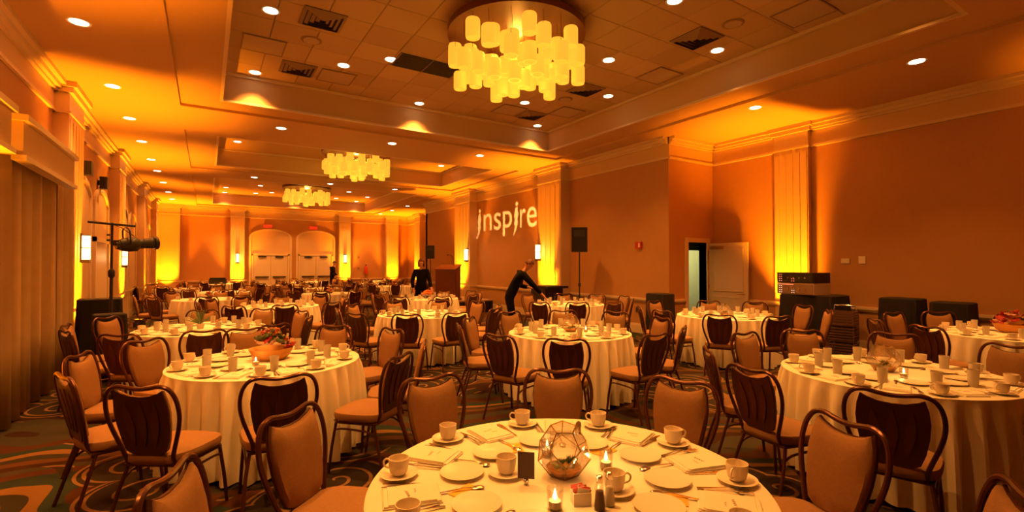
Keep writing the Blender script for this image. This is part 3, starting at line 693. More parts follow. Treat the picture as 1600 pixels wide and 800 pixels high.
def along(c, ang, r): return (c[0] + r * cos(radians(ang)), c[1] + r * sin(radians(ang)))
def order(c, angs):
    tc_ = degrees(atan2(-c[1], -c[0]))
    idx = sorted(range(len(angs)), key=lambda i: (tc_ - angs[i] + 17) % 360); r = [0] * len(angs)
    for n_, i in enumerate(idx): r[i] = n_
    return r
def banquet(c, desc, chairs, detail=3, base=0, extra=None, shared=False):
    """chairs: [(angle, radius)]; detail 3 full settings, 2 no cutlery, 1 cups and plates only, 0 a few cups"""
    art = desc
    place(tb0, (c[0], c[1], 0), radians(random.uniform(0, 90)), 'round banquet table hidden under its cloth, %s' % art, 'round banquet tables')
    cl = obj('tablecloth', cloths[int(c[0] * 10) % 3], None, loc=(c[0], c[1], 0), rot=(0, 0, random.uniform(0, 6)))
    tag(cl, 'pale floor length tablecloth, %s' % art, 'tablecloth', 'round white tablecloths')
    rk = order(c, [a for a, r in chairs])
    for (a, r), n_ in zip(chairs, rk):
        r = min(max(r, 1.36), 1.66) - .27
        x, y = along(c, a, r); face = a + 180 + random.uniform(-5, 5)
        fx, fy = cos(radians(face)), sin(radians(face)); dd = hypot(x, y); dot = -(fx * x + fy * y) / dd
        see = 'tan padded front' if dot > .35 else 'dark back panel' if dot < -.35 else 'narrow side'
        lab = 'banquet chair showing its %s, %s clockwise from camera, %s' % (see, ORD[n_], art)
        place(chair0, (x, y, 0), radians(face - 90), lab, 'chairs around the %s' % art)
    cups = [base + 36 * i for i in range(10)] if detail > 0 else [base + 72 * i for i in range(5)]
    rk = order(c, cups)
    for a, n_ in zip(cups, rk):
        o_ = ORD[n_] + ' place clockwise from camera, ' + art
        x, y = along(c, a + random.uniform(-2, 2), .665 + random.uniform(-.015, .01))
        place(saucer0, (x, y, HT + .001), 0, 'white saucer, %s' % o_, 'saucers on the ' + art)
        place(cup0, (x, y, HT + .009), radians(random.uniform(120, 240) if random.random() < .7 else random.uniform(-60, 60)), 'white coffee cup, %s' % o_, 'cups on the ' + art)
        if detail >= 1:
            x, y = along(c, a + random.uniform(-3, 3), .40 + random.uniform(-.02, .02)); place(plate0, (x, y, HT + .001), 0, 'small round bread plate, %s' % o_, 'plates on the ' + art)
            x, y = along(c, a + 18, .60); place(napkin0, (x, y, HT + .001), radians(a + 18 - 90 + random.uniform(-4, 4)), 'folded white napkin, %s' % o_, 'napkins on the ' + art)
        if detail >= 1 and c is not CF:
            x, y = along(c, a + 9, .49); place(glass0, (x, y, HT + .001), 0, 'tall clear water glass, %s' % o_, 'glasses on the ' + art)
        if detail >= 3:
            for q, (pr, nm, da, r_) in enumerate(((knife0, 'table knife', 8.2, .61), (fork0, 'fork', 28.3, .60), (spoon0, 'spoon', 18.5, .42), (fork0, 'dessert fork', 30.0, .59))):
                if da == 30.0 and c is not CF: continue
                x, y = along(c, a + da, r_); place(pr, (x, y, HT + .001), radians(a + da - 90 + random.uniform(-7, 7) + (180 if nm == 'spoon' else 0)), '%s, %s' % (nm, o_), '%ss on the %s' % (nm, art))
                if nm == 'table knife':
                    x, y = along(c, a + da + 1.7, r_); place(knife0, (x, y, HT + .001), radians(a + da - 90 + random.uniform(-5, 5)), 'inner butter knife, %s' % o_, 'butter knives on the %s' % art)

CF = (1.215, 1.522); CL = (.477, 4.799); CC = (3.888, 4.774); CR = (4.583, 1.620)
banquet(CF, 'front terrarium table', [(158, 1.41), (128, 1.30), (89, 1.33), (53, 1.32), (20, 1.35), (-19, 1.32), (-49, 1.45)], 3, 0)
banquet(CL, 'table with flower bowl', [(-123, 1.45), (-93, 1.32), (-54, 1.28), (-26, 1.34), (21, 1.28), (55, 1.29), (94, 1.3), (136, 1.27), (167, 1.28), (-153, 1.38)], 3, 8)
banquet(CC, 'middle table', [(-158, 1.46), (-130, 1.45), (-89, 1.28), (-56, 1.31), (-14, 1.31), (23, 1.47), (54, 1.42), (89, 1.43), (130, 1.3), (163, 1.4)], 3, 20)
banquet(CR, 'right candle table', [(-160, 1.39), (166, 1.42), (136, 1.33), (81, 1.36), (51, 1.45), (19, 1.55), (-15, 1.51), (-50, 1.5), (-88, 1.4)], 3, 4)
banquet((8.364, 1.719), 'table by draped stands', [(162, 1.33), (45, 1.43), (76, 1.35), (10, 1.5), (130, 1.43)], 2, 12)
banquet((7.377, 4.943), 'table by open door', [(-149, 1.31), (-119, 1.43), (172, 1.28), (45, 1.43), (13, 1.55), (86, 1.58), (142, 1.4), (-18, 1.6), (-56, 1.48)], 2, 0)
banquet((6.666, 8.219), 'table beside bending man', [(-150, 1.5), (-121, 1.31), (-92, 1.47), (-12, 1.42), (-48, 1.35), (20, 1.3), (55, 1.35), (95, 1.35)], 2, 25)
banquet((3.185, 7.900), 'table before the podium', [(-121, 1.42), (-91, 1.34), (-152, 1.5), (19, 1.3), (-16, 1.34), (92, 1.28), (55, 1.31), (135, 1.27), (-55, 1.3), (172, 1.4)], 2, 15)
banquet((-.041, 7.681), 'table with green plant', [(-60, 1.47), (-89, 1.43), (-118, 1.5), (178, 1.27), (-150, 1.41), (143, 1.27), (90, 1.28), (53, 1.29), (18, 1.28), (-26, 1.34)], 2, 30)
banquet((1.270, 11.0), 'table behind green plant', [(-93, 1.58), (-122, 1.6), (-62, 1.6), (8, 1.3), (-30, 1.3), (44, 1.3), (80, 1.3), (116, 1.35), (150, 1.3), (186, 1.4)], 1, 10)
banquet((4.75, 11.5), 'table before standing woman', [(-134, 1.6), (-99, 1.5), (-62, 1.4), (-25, 1.35), (10, 1.4), (48, 1.45), (124, 1.3), (160, 1.35), (196, 1.4)], 1, 0)
FAR = [((3.1, 15.0), 'middle table beyond the woman'), ((.05, 14.1), 'table under second left pilaster'), ((.45, 17.6), 'table below left far sconce'), ((-.8, 20.6), 'back left corner table'),
       ((2.7, 21.9), 'table before left arched door'), ((3.34, 18.4), 'table before both arched doors'), ((4.2, 25.2), 'table under right arched door'), ((6.3, 18.7), 'table behind the woman'),
       ((6.2, 21.6), 'table below far right sconce'), ((7.4, 24.6), 'table below the fire extinguisher'), ((.5, 24.9), 'table holding the black box')]
for i, (c, d_) in enumerate(FAR):
    far = c[1] > 19
    ang = [random.uniform(-6, 6) + 36 * j + 11 * i for j in range(10)] if not far else [random.uniform(-6, 6) + 45 * j + 11 * i for j in range(8)]
    banquet(c, d_, [(a, random.uniform(1.3, 1.5)) for a in ang], 0, 20 * i, shared=True)

# far and middle centrepieces: bowls of flowers
def flowers(c, label, s=1.0, cols=('flowr', 'flowo', 'flowp', 'leafd'), bowl='basket', seed=1, z=HT + .001):
    rnd = random.Random(seed); t = thing('flower_bowl', label, 'flowers', (c[0], c[1], z), 0)
    obj('bowl', MB().lathe([(.09 * s, 0), (.13 * s, .03 * s), (.16 * s, .09 * s), (.15 * s, .09 * s), (.08 * s, .04 * s)], n=20, close=True), M[bowl], t, True)
    pet = MB(); 
    for i in range(7): a = 2 * pi * i / 7; pet.rings([[(cos(a) * .012 - sin(a) * w_, sin(a) * .012 * 1 + cos(a) * w_, z_), (cos(a) * d_ - sin(a) * w_, sin(a) * d_ + cos(a) * w_, z_), (cos(a) * d_ + sin(a) * w_, sin(a) * d_ - cos(a) * w_, z_), (cos(a) * .012 + sin(a) * w_, sin(a) * .012 - cos(a) * w_, z_)] for w_, z_, d_ in ((.008, 0, .02), (.016, .012, .045), (.008, .024, .052))])
    pet.ball((0, 0, .012), .014, 8, 5)
    pm = {k_: pet.mesh('flower', M[k_]) for k_ in cols}
    for i in range(26 if s > .7 else 9):
        a = rnd.uniform(0, 6.28); r = rnd.uniform(0, .15) * s
        o = obj('flower', pm[cols[rnd.randrange(len(cols))]], None, t, loc=(r * cos(a), r * sin(a), (.10 + .10 * (1 - r / (.15 * s))) * s + rnd.uniform(-.02, .03)), rot=(rnd.uniform(-.7, .7), rnd.uniform(-.7, .7), a))
        k_ = rnd.uniform(.7, 1.2) * (1 if s > .7 else 1.1); o.scale = (k_, k_, k_)
    return t
flowers((.50, 4.84), 'orange bowl of red and pink flowers on the left table', 1.15, seed=2)
flowers((8.55, 1.75), 'red flower arrangement on the table by the draped stands', 1.2, ('flowr', 'flowr', 'flowp', 'leafd'), seed=4)
FD = ['middle table beyond the woman', 'table under second left pilaster', '', 'back left corner table', 'table before left arched door', '', '', 'table behind the woman', 'table below far right sconce', '']
for i, (c, d_) in enumerate(FAR):
    if FD[i] if i < len(FD) else None: flowers(c, 'small dark red centrepiece on the %s' % d_, .6, ('flowr', 'flowp', 'leafd'), 'wood', seed=i)
flowers((4.75, 11.52), 'pinkish orange centrepiece in front of the standing woman', .8, ('flowo', 'flowp'), 'glass', seed=9)

# green plant in a pot, small lantern and other middle pieces
t = thing('potted_fern', 'feathery green plant in a small pot on the left table', 'plant', (-.06, 7.62, HT + .001))
obj('pot', MB().lathe([(.035, 0), (.05, .07), (.045, .07), (.04, .06)], n=14, close=True), M['china'], t, True)
rnd = random.Random(5)
fm = MB().add([(0, 0, 0), (.010, .03, .05), (0, .09, .11), (-.010, .03, .05), (0, .03, .055)], [(0, 1, 4), (1, 2, 4), (2, 3, 4), (3, 0, 4), (0, 3, 2, 1)]).mesh('frond', M['green'])
for i in range(34):
    o = obj('frond', fm, None, t, loc=(0, 0, .06), rot=(rnd.uniform(-.5, .9), rnd.uniform(-.3, .3), rnd.uniform(0, 6.28))); s_ = rnd.uniform(.9, 1.6); o.scale = (s_,) * 3
def terrarium(c, label, s=1.0, rz=0, plants=True, z=HT + .001):
    t = thing('terrarium', label, 'terrarium', (c[0], c[1], z), rz)
    rings_ = [(.062, .003, 0, 0), (.118, .080, 0, .008), (.108, .135, .5, 0), (.058, .205, .5, .010)]
    R3 = []
    for r, z_, off, tilt in rings_: R3.append([Vector((r * s * cos(2 * pi * (i + off) / 5), r * s * sin(2 * pi * (i + off) / 5), (z_ + tilt * cos(2 * pi * i / 5)) * s)) for i in range(5)])
    E = []; Fc = []
    for rg in (R3[0], R3[3]): E += [(rg[i], rg[(i + 1) % 5]) for i in range(5)]
    for i in range(5):
        k_ = (i + 1) % 5
        E += [(R3[0][i], R3[1][i]), (R3[1][i], R3[2][i]), (R3[2][i], R3[1][k_]), (R3[2][i], R3[3][i])]
        Fc += [(R3[0][i], R3[0][k_], R3[1][k_]), (R3[0][i], R3[1][k_], R3[2][i]), (R3[0][i], R3[2][i], R3[1][i]), (R3[2][i], R3[1][k_], R3[2][k_]), (R3[3][i], R3[2][i], R3[2][k_]), (R3[3][i], R3[2][k_], R3[3][k_])]
    for a, b2 in E: obj('wire', MB().tube([a, b2], .0022, 5), M['brass'], t)
    for f in Fc:
        nrm = (f[1] - f[0]).cross(f[2] - f[0]).normalized() * .0012; b = MB(); b.rings([[p + nrm for p in f], [p - nrm for p in f]]); obj('glass_pane', b, M['pane'], t)
    if plants:
        obj('sand', MB().lathe([(.052 * s, .006), (.078 * s, .035 * s), (.05 * s, .042 * s), (.01, .045 * s)], n=16, close=True), M['sand'], t, True)
        lm = MB().rings([[(cos(a) * r, sin(a) * r * .4, z_) for a in [i * pi / 3 for i in range(6)]] for r, z_ in ((.003, 0), (.0065, .018), (.005, .034), (.001, .042))]).mesh('leaf', M['green'], True)
        for cx, cy, k_ in ((.028, -.022, 1.0), (-.005, .012, .7)):
            for i in range(15):
                a = i * 2.4; tl = .25 + .75 * (i / 15); o = obj('leaf', lm, None, t, loc=(cx * s, cy * s, .040 * s), rot=(0, tl, a)); o.scale = (k_ * s,) * 3
        for i in range(7): a = i * .9 + 2; obj('moss', MB().ball((.038 * cos(a) * s, .038 * sin(a) * s, .042 * s), (.018 * s, .016 * s, .012 * s), 8, 5), M['palegreen'], t, True)
        for i in range(9): a = i * .7; obj('pebble', MB().ball((.055 * cos(a) * s, .055 * sin(a) * s, .036 * s), (.009, .007, .006), 7, 5), M['flowo'], t, True)
    return t
terrarium((1.235, 1.555), 'brass edged glass terrarium with succulents on the front table', .93, radians(20))
terrarium((4.60, 1.68), 'brass edged geometric terrarium on the right candle table', 1.0, radians(50))
terrarium((3.93, 4.80), 'dark geometric terrarium at the centre of the middle table', 1.0, radians(10))
terrarium((7.4, 4.97), 'small glass terrarium on the table by the open door', .9, 0)
flo = []
for q, (c, l) in enumerate((((1.035, 1.352), 'lit votive candle at the front edge, below the terrarium'), ((1.291, 1.743), 'lit votive candle behind the terrarium'), ((1.418, 1.503), 'lit votive candle right of the terrarium'),
             ((4.45, 1.50), 'lit votive candle on the right candle table'), ((.36, 4.62), 'lit votive candle left of the flower bowl'), ((4.05, 4.65), 'small lit candle on the middle table'))):
    place(votive0, (*c, HT + .001), 0, l, 'votive candles')
    lamp('POINT', 'candle_light', (*c, HT + .09), .5, (1, .45, .12), None, radius=.012)
# front table oddments
for i, (dx, dy, a) in enumerate(((-.178, .157, 90), (.086, -.187, -20))):
    x, y = CF[0] + dx, CF[1] + dy; l = ('left of the dark card', 'right of the salt shaker')[i]
    place(saucer0, (x, y, HT + .001), 0, 'saucer under the inner cup %s' % l); place(cup0, (x, y, HT + .009), radians(a), 'inner coffee cup %s on the front table' % l)
for i, (dx, dy, a) in enumerate(((-.384, .111, 20), (-.001, .376, 70), (.324, .125, 10), (.221, -.343, -50))):
    t = tag(obj('paper_slip', MB().obox((0, 0, .001), .11, .075, .0015), M['yellow'], None, loc=(CF[0] + dx, CF[1] + dy, HT + .002), rot=(0, 0, radians(a))),
            'yellow paper slip %s' % ['beside the left plates', 'behind the terrarium', 'right of the upright candle', 'beside the crossed spoons at right'][i], 'paper')
t = thing('table_card', 'small dark number card in a chrome clip beside the terrarium', 'card', (CF[0] - .158, CF[1] + .043, HT + .001), radians(-42))
obj('card', MB().box(-.033, .033, -.001, .001, .022, .125), M['card'], t); obj('clip', MB().ball((0, 0, .012), (.012, .012, .012), 12, 8), M['chrome'], t, True)
for i, (dx, dy, m_, l) in enumerate(((-.048, -.253, 'pepper', 'pepper'), (.001, -.250, 'salt', 'salt'))):
    t = thing('%s_shaker' % l, 'tall glass %s shaker with a metal cap, below the terrarium' % l, 'shaker', (CF[0] + dx, CF[1] + dy, HT + .001))
    obj('glass_body', MB().lathe([(.021, 0), (.0215, .01), (.012, .095), (.010, .095)], n=10, close=True), M['pane'], t, True)
    obj('contents', MB().lathe([(.018, .003), (.0185, .01), (.0125, .065)], n=10, close=True), M[m_], t, True)
    obj('cap', MB().lathe([(.0125, .094), (.0135, .10), (.011, .116), (.004, .120)], n=12, close=True), M['chrome'], t, True)
t = thing('packet_caddy', 'white china caddy of pink sugar packets on the front table', 'caddy', (CF[0] - .075, CF[1] - .185, HT + .001), radians(-25))
b = MB(); b.box(-.032, .032, -.024, .024, 0, .004)
for q in ((-.032, .032, -.024, -.021), (-.032, .032, .021, .024), (-.032, -.029, -.021, .021), (.029, .032, -.021, .021)): b.box(*q, .004, .045)
obj('tub', b, M['china'], t)
for i in range(8): obj('packet', MB().box(-.022, .022, -.0008, .0008, 0, .055), M['pink' if i % 3 else 'white'], t, loc=(random.uniform(-.006, .006), -.017 + i * .0048, .006), rot=(random.uniform(-.1, .1), random.uniform(-.3, .3), 0))

# ---------------------------------------------------------------- stage, podium, loudspeakers
t = thing('stage_platform', 'low black skirted stage under the podium', 'stage', (0, 0, 0))
obj('deck', MB().box(6.2, 8.3, 14.3, 16.3, .37, .41), M['stage'], t); b = MB(); n = 60; vs = []
for z in (0.005, .37):
    for i in range(n + 1): vs.append((6.2 + 2.1 * i / n, 14.31 + .012 * sin(i * 1.9), z))
b.add(vs, [(i, i + 1, n + 2 + i, n + 1 + i) for i in range(n)]); 
vs = []
for z in (0.005, .37):
    for i in range(n + 1): vs.append((6.21 + .012 * sin(i * 1.9), 14.3 + 2.0 * i / n, z))
b.add(vs, [(i, i + 1, n + 2 + i, n + 1 + i) for i in range(n)]); obj('skirt', b, M['drape'], t)
obj('leg', MB().box(6.5, 6.55, 14.6, 14.65, 0, .37), M['metal'], t); obj('leg', MB().box(8.1, 8.15, 14.6, 14.65, 0, .37), M['metal'], t)
t = thing('podium', 'dark red wooden podium on the stage', 'podium', (6.95, 15.0, .41), radians(-50))
obj('body', MB().rings([[(-.36, -.26, 0), (.36, -.26, 0), (.36, .2, 0), (-.36, .2, 0)], [(-.36, -.26, 1.02), (.36, -.26, 1.02), (.36, .2, 1.16), (-.36, .2, 1.16)]]), M['wood'], t)
obj('base', MB().box(-.39, .39, -.29, .23, 0, .07), M['wood'], t); obj('reading_top', MB().rings([[(-.39, -.3, 1.02), (.39, -.3, 1.02), (.39, .24, 1.18), (-.39, .24, 1.18)], [(-.39, -.3, 1.05), (.39, -.3, 1.05), (.39, .24, 1.21), (-.39, .24, 1.21)]]), M['wood'], t)
obj('front_panel', MB().box(-.27, .27, .2, .212, .15, 1.0), M['wood'], t)
obj('side_panel', MB().box(.36, .372, -.2, .14, .15, .92), M['wood'], t)
mc = thing('gooseneck_microphone', 'thin gooseneck microphone on the podium', 'microphone', (6.95, 15.0, 1.58), radians(-50))
obj('neck', MB().tube(smooth_path([(.15, .05, -.01), (.15, .05, .2), (.12, 0, .33), (.04, -.08, .36)], 4), .007, 6), M['metal'], mc, True); obj('capsule', MB().tube([(.04, -.08, .36), (0, -.12, .35)], .018, 8), M['black'], mc, True)
def pa(x, y, zb, w_, h, d, rz, lab, stand_h):
    t = thing('loudspeaker', 'black loudspeaker %s' % lab, 'speaker', (x, y, zb), rz)
    obj('cabinet', MB().rings([[(-w_ / 2, d / 2, z), (w_ / 2, d / 2, z), (w_ / 2 * .7, -d / 2, z), (-w_ / 2 * .7, -d / 2, z)] for z in (0, h)]), M['black'], t)
    obj('grille', MB().box(-w_ / 2 + .02, w_ / 2 - .02, d / 2, d / 2 + .012, .02, h - .02), M['drape'], t)
    obj('horn', MB().box(-w_ / 2 + .06, w_ / 2 - .06, d / 2 + .012, d / 2 + .016, h * .62, h * .9), M['black'], t)
    s_ = thing('speaker_stand', 'black tripod stand of the loudspeaker %s' % lab, 'stand', (x, y, 0), rz)
    obj('pole', MB().cyl((0, 0), .018, .25, zb, 10), M['black'], s_); obj('collar', MB().cyl((0, 0), .035, zb * .55, zb * .55 + .08, 10), M['black'], s_)
    for i in range(3): a = i * 2.094 + .4; obj('leg', MB().tube([(0, 0, .75), (.45 * cos(a), .45 * sin(a), .012)], .012, 6), M['black'], s_); obj('brace', MB().tube([(0, 0, .28), (.27 * cos(a), .27 * sin(a), .31)], .007, 5), M['black'], s_)
pa(8.0, 9.42, 1.93, .40, .62, .34, radians(140), 'right of the bending man', 0)
pa(7.18, 17.1, 1.83, .34, .50, .3, radians(150), 'behind the standing woman', 0)

# drape covered stands, equipment racks
def draped(x, y, sx_, sy_, h, label, rz=0, seed=0, name='draped_stand', cat='stand'):
    rnd = random.Random(seed); n = 64; rs = []
    for z, k_, amp in ((h, .55, 0), (h, .94, 0), (h - .012, 1, 0), (h * .7, 1.03, .012), (h * .35, 1.06, .022), (.012, 1.10, .03)):
        r = []
        for i in range(n):
            a = 2 * pi * i / n; c_, s_ = cos(a), sin(a); e = .42; rr = k_ * (1 + amp * 2.2 * sin(11 * a + seed))
            r.append((sx_ / 2 * abs(c_) ** e * (1 if c_ > 0 else -1) * rr, sy_ / 2 * abs(s_) ** e * (1 if s_ > 0 else -1) * rr, z))
        rs.append(r)
    t = thing(name, label, cat, (x, y, 0), rz); obj('drape', MB().rings(rs, cap1=False), M['drape'], t, True)
    obj('support', MB().box(-sx_ / 2 * .9, sx_ / 2 * .9, -sy_ / 2 * .9, sy_ / 2 * .9, .02, h - .02), M['metal'], t); return t
draped(9.6, 4.60, .75, 1.0, 1.06, 'black draped table under the stacked amplifiers', 0, 1, 'draped_table', 'table')
draped(9.78, 3.30, .5, .56, 1.06, 'taller left black draped stand against the right wall', 0, 2)
draped(9.8, 2.66, .5, .50, 1.03, 'right black draped stand against the right wall', 0, 3)
draped(8.18, 7.0, .42, .5, 1.0, 'black draped stand left of the open door', 0, 4)
draped(-1.42, 9.97, .55, .5, 1.08, 'tall black drape heap behind the lamp stand at left', .1, 5)
draped(-1.15, 8.82, .36, .36, .92, 'lower black drape heap at the foot of the lamp stand', .3, 6)
for i, (zb, h, m_, nm, lab) in enumerate(((1.062, .21, 'vent', 'mixer_case', 'pale lower rack unit with rows of small lights'), (1.275, .19, 'metal', 'amplifier', 'dark upper amplifier with indicator lights'))):
    t = thing(nm, lab, 'equipment', (9.45, 4.72, zb), radians(-8))
    obj('case', MB().box(-.22, .24, -.36, .36, 0, h), M['metal' if i else 'access'], t); obj('face', MB().box(-.232, -.22, -.345, .345, .015, h - .015), M['black' if i else 'vent'], t)
    for q in range(12):
        yy = .30 - (q % 2) * .04 - (.0 if q < 8 else .25); zz = .03 + (q // 2 % 4) * .04
        obj('indicator', MB().box(-.238, -.232, yy - .008, yy + .008, zz, zz + .008), M['led' if i else 'ledw'], t)
    for q in range(4): obj('knob', MB().tube([(-.232, .12 - q * .11, h * .5), (-.25, .12 - q * .11, h * .5)], .014, 10), M['chrome'], t, True)
    if not i: obj('light_bar', MB().box(-.238, -.232, .02, .33, h - .03, h - .022), M['led'], t)
# crate trolley beside the draped table
t = thing('crate_trolley', 'reddish slatted crate trolley beside the amplifier table', 'trolley', (8.8, 3.78, 0), radians(10)); t.scale = (.62, .62, .95)
for q in range(3):
    z0 = .12 + q * .27; cr = obj('crate', MB().box(-.25, .25, -.3, .3, z0, z0 + .02), M['crate'], t)
    for k_ in range(5):
        b = MB(); z1 = z0 + .03 + k_ * .045; b.box(-.26, -.245, -.3, .3, z1, z1 + .025).box(.245, .26, -.3, .3, z1, z1 + .025).box(-.245, .245, -.31, -.295, z1, z1 + .025).box(-.245, .245, .295, .31, z1, z1 + .025); obj('slat', b, M['crate'], cr)
    for cx_, cy_ in ((-.25, -.3), (.25, -.3), (.25, .3), (-.25, .3)): obj('corner_post', MB().cyl((cx_, cy_), .014, z0, z0 + .26, 6), M['crate'], cr)
for cx_, cy_ in ((-.2, -.25), (.2, -.25), (.2, .25), (-.2, .25)): obj('caster', MB().tube([(cx_ - .015, cy_, .04), (cx_ + .015, cy_, .04)], .04, 12), M['black'], t)
obj('base_tray', MB().box(-.27, .27, -.32, .32, .08, .11), M['metal'], t)
obj('push_handle', MB().tube(smooth_path([(.27, -.25, .1), (.28, -.25, .9), (.28, -.18, .98), (.28, .18, .98), (.28, .25, .9), (.27, .25, .1)], 3), .012, 7), M['chrome'], t, True)
# low black gear by the pilaster and box on the far table
t = thing('gear_case', 'low black gear case at the pilaster right of the bending man', 'case', (7.85, 10.6, 0)); obj('body', MB().box(-.3, .3, -.32, .32, .55, 1.0), M['black'], t); obj('lid', MB().box(-.34, .34, -.5, .4, .98, 1.04), M['drape'], t)
for cx_, cy_ in ((-.25, -.27), (.25, -.27), (.25, .27), (-.25, .27)): obj('leg', MB().tube([(cx_, cy_, .55), (cx_ * 1.1, cy_ * 1.1, 0)], .02, 6), M['metal'], t)
t = thing('equipment_box', 'long black box on the back left table', 'box', (.42, 24.75, HT + .001)); obj('body', MB().box(-.33, .33, -.2, .2, 0, .22), M['black'], t); obj('lid', MB().box(-.3, .3, -.18, .18, .22, .27), M['drape'], t)

# ---------------------------------------------------------------- lamp stand with profile spotlight that throws the word onto the wall
t = thing('lighting_stand', 'tall black lighting stand with a crossbar near the curtains', 'stand', (-1.20, 9.30, 0))
obj('lower_pole', MB().cyl((0, 0), .022, .1, 1.45, 12), M['black'], t); obj('upper_pole', MB().cyl((0, 0), .016, 1.45, 2.24, 12), M['black'], t)
obj('collar', MB().lathe([(.025, 1.42), (.042, 1.44), (.042, 1.52), (.02, 1.55)], n=12, close=True), M['black'], t, True)
obj('crossbar', MB().tube([(-.28, .02, 2.245), (.28, -.02, 2.20)], .018, 8), M['black'], t, True)
for i in range(3): a = i * 2.094 + .9; obj('leg', MB().tube([(0, 0, .6), (.36 * cos(a), .36 * sin(a), .012)], .013, 6), M['black'], t)
for z in (1.98, 2.06): obj('knob', MB().tube([(-.02, 0, z), (-.06, 0, z)], .016, 8), M['black'], t)
SRC = Vector((-1.02, 9.36, 1.92)); TGT = Vector((8.66, 13.95, 3.10)); D = (TGT - SRC).normalized()
Rt = D.cross(Vector((0, 0, 1))).normalized(); Up = Rt.cross(D).normalized(); GD = .20
sl = thing('profile_spotlight', 'black profile spotlight on the stand, aimed at the right wall', 'spotlight', SRC)
def along_axis(profile, n=20):
    rs = []
    for s_, r in profile: rs.append([D * s_ + (Rt * cos(2 * pi * i / n) + Up * sin(2 * pi * i / n)) * r for i in range(n)])
    return rs
obj('housing', MB().rings(along_axis([(-.11, .04), (-.10, .085), (.0, .11), (.11, .11), (.14, .085), (.14, .080), (.02, .10), (-.09, .08)]), cap0=True, cap1=False), M['black'], sl, True)
obj('barrel', MB().rings(along_axis([(.14, .075), (.36, .085), (.36, .082), (.14, .071)]), cap0=False, cap1=False), M['black'], sl, True)
obj('front_ring', MB().rings(along_axis([(.34, .086), (.34, .105), (.39, .105), (.39, .090), (.36, .085)]), cap0=False, cap1=False), M['black'], sl, True)
obj('back_cap', MB().rings(along_axis([(-.15, .03), (-.15, .06), (-.10, .07)])), M['metal'], sl, True)
obj('yoke', MB().tube(smooth_path([Rt * .12, Rt * .13 + Up * .2, Up * .26, -Rt * .13 + Up * .2, -Rt * .12], 3), .012, 6), M['metal'], sl, True)
obj('safety_cable', MB().tube([D * .1 + Up * .12, Up * .26 + D * -.05, Vector((-.18, -.06, .3))], .006, 5), M['metal'], sl)
obj('clamp', MB().box(-.17, -.09, -.09, -.01, -.02, .06), M['metal'], sl)
# gobo plate: letter shaped holes, worked out from where the letters fall on the wall
outl = []
def glyph(ch, y0, y1, zt, zb, desc=False):
    cu = bpy.data.curves.new('g', 'FONT'); cu.body = ch; cu.resolution_u = 4; cu.offset = .016; ob = bpy.data.objects.new('g', cu); COL.objects.link(ob)
    dg = bpy.context.evaluated_depsgraph_get(); c2 = ob.evaluated_get(dg).to_curve(dg); P = []
    for sp in c2.splines:
        pts = []
        bp_ = sp.bezier_points
        if len(bp_):
            n_ = len(bp_)
            for i in range(n_):
                a, b_ = bp_[i], bp_[(i + 1) % n_]
                for j in range(5):
                    u = j / 5; q = a.co * (1 - u) ** 3 + a.handle_right * 3 * u * (1 - u) ** 2 + b_.handle_left * 3 * u * u * (1 - u) + b_.co * u ** 3; pts.append((q.x, q.y))
        else: pts = [(p_.co.x, p_.co.y) for p_ in sp.points]
        P.append(pts)
    ob.evaluated_get(dg).to_curve_clear(); COL.objects.unlink(ob); bpy.data.objects.remove(ob)
    xs = [p_[0] for s_ in P for p_ in s_]; zs_ = [p_[1] for s_ in P for p_ in s_]; x0, x1, z0, z1 = min(xs), max(xs), min(zs_), max(zs_)
    for s_ in P: outl.append([(y0 + (x - x0) / (x1 - x0) * (y1 - y0), zb + (z - z0) / (z1 - z0) * (zt - zb)) for x, z in s_])
glyph('n', 15.62, 15.02, 3.46, 2.86); glyph('s', 14.86, 14.38, 3.44, 2.84); glyph('p', 14.24, 13.66, 3.44, 2.60); glyph('r', 13.16, 12.84, 3.42, 2.82); glyph('e', 12.76, 12.22, 3.44, 2.80)
for (yc, w_) in ((15.93, .30), (13.38, .28)):   # the two figure shaped letters i: a round dot, a waisted body and a long tail
    outl.append([(yc - .02 + .075 * cos(a), 3.62 + .07 * sin(a)) for a in [i * pi / 6 for i in range(12)]])
    outl.append([(yc + w_ * u, z) for u, z in ((-.22, 3.51), (.22, 3.51), (.52, 3.20), (.32, 3.12), (.50, 2.96), (.30, 2.88), (.72, 2.56), (.08, 2.76), (-.30, 3.02), (-.18, 3.12), (-.46, 3.30), (-.28, 3.38))])
gc = bpy.data.curves.new('gobo', 'CURVE'); gc.dimensions = '2D'; gc.fill_mode = 'BOTH'
def add_spline(pts):
    sp = gc.splines.new('POLY'); sp.points.add(len(pts) - 1)
    for q, (a, b_) in zip(sp.points, pts): q.co = (a, b_, 0, 1)
    sp.use_cyclic_u = True
K = 100
add_spline([(-.066 * K, -.066 * K), (.066 * K, -.066 * K), (.066 * K, .066 * K), (-.066 * K, .066 * K)])
for s_ in outl:
    pp = []
    for y, z in s_:
        v = Vector((8.655, y, z)) - SRC; q = v * (GD / v.dot(D)); pp.append((q.dot(Rt) * K, q.dot(Up) * K))
    add_spline(pp)
go = bpy.data.objects.new('g', gc); COL.objects.link(go); dg = bpy.context.evaluated_depsgraph_get(); me = bpy.data.meshes.new_from_object(go.evaluated_get(dg)); COL.objects.unlink(go); bpy.data.objects.remove(go)
for v in me.vertices: v.co = D * GD + Rt * (v.co.x / K) + Up * (v.co.y / K)
me.materials.clear(); me.materials.append(M['drape']); obj('gobo_plate', me, None, sl)
lamp('SPOT', 'profile_beam', SRC, 19000, (1, .62, .30), None, 30, .1, D, .0004)

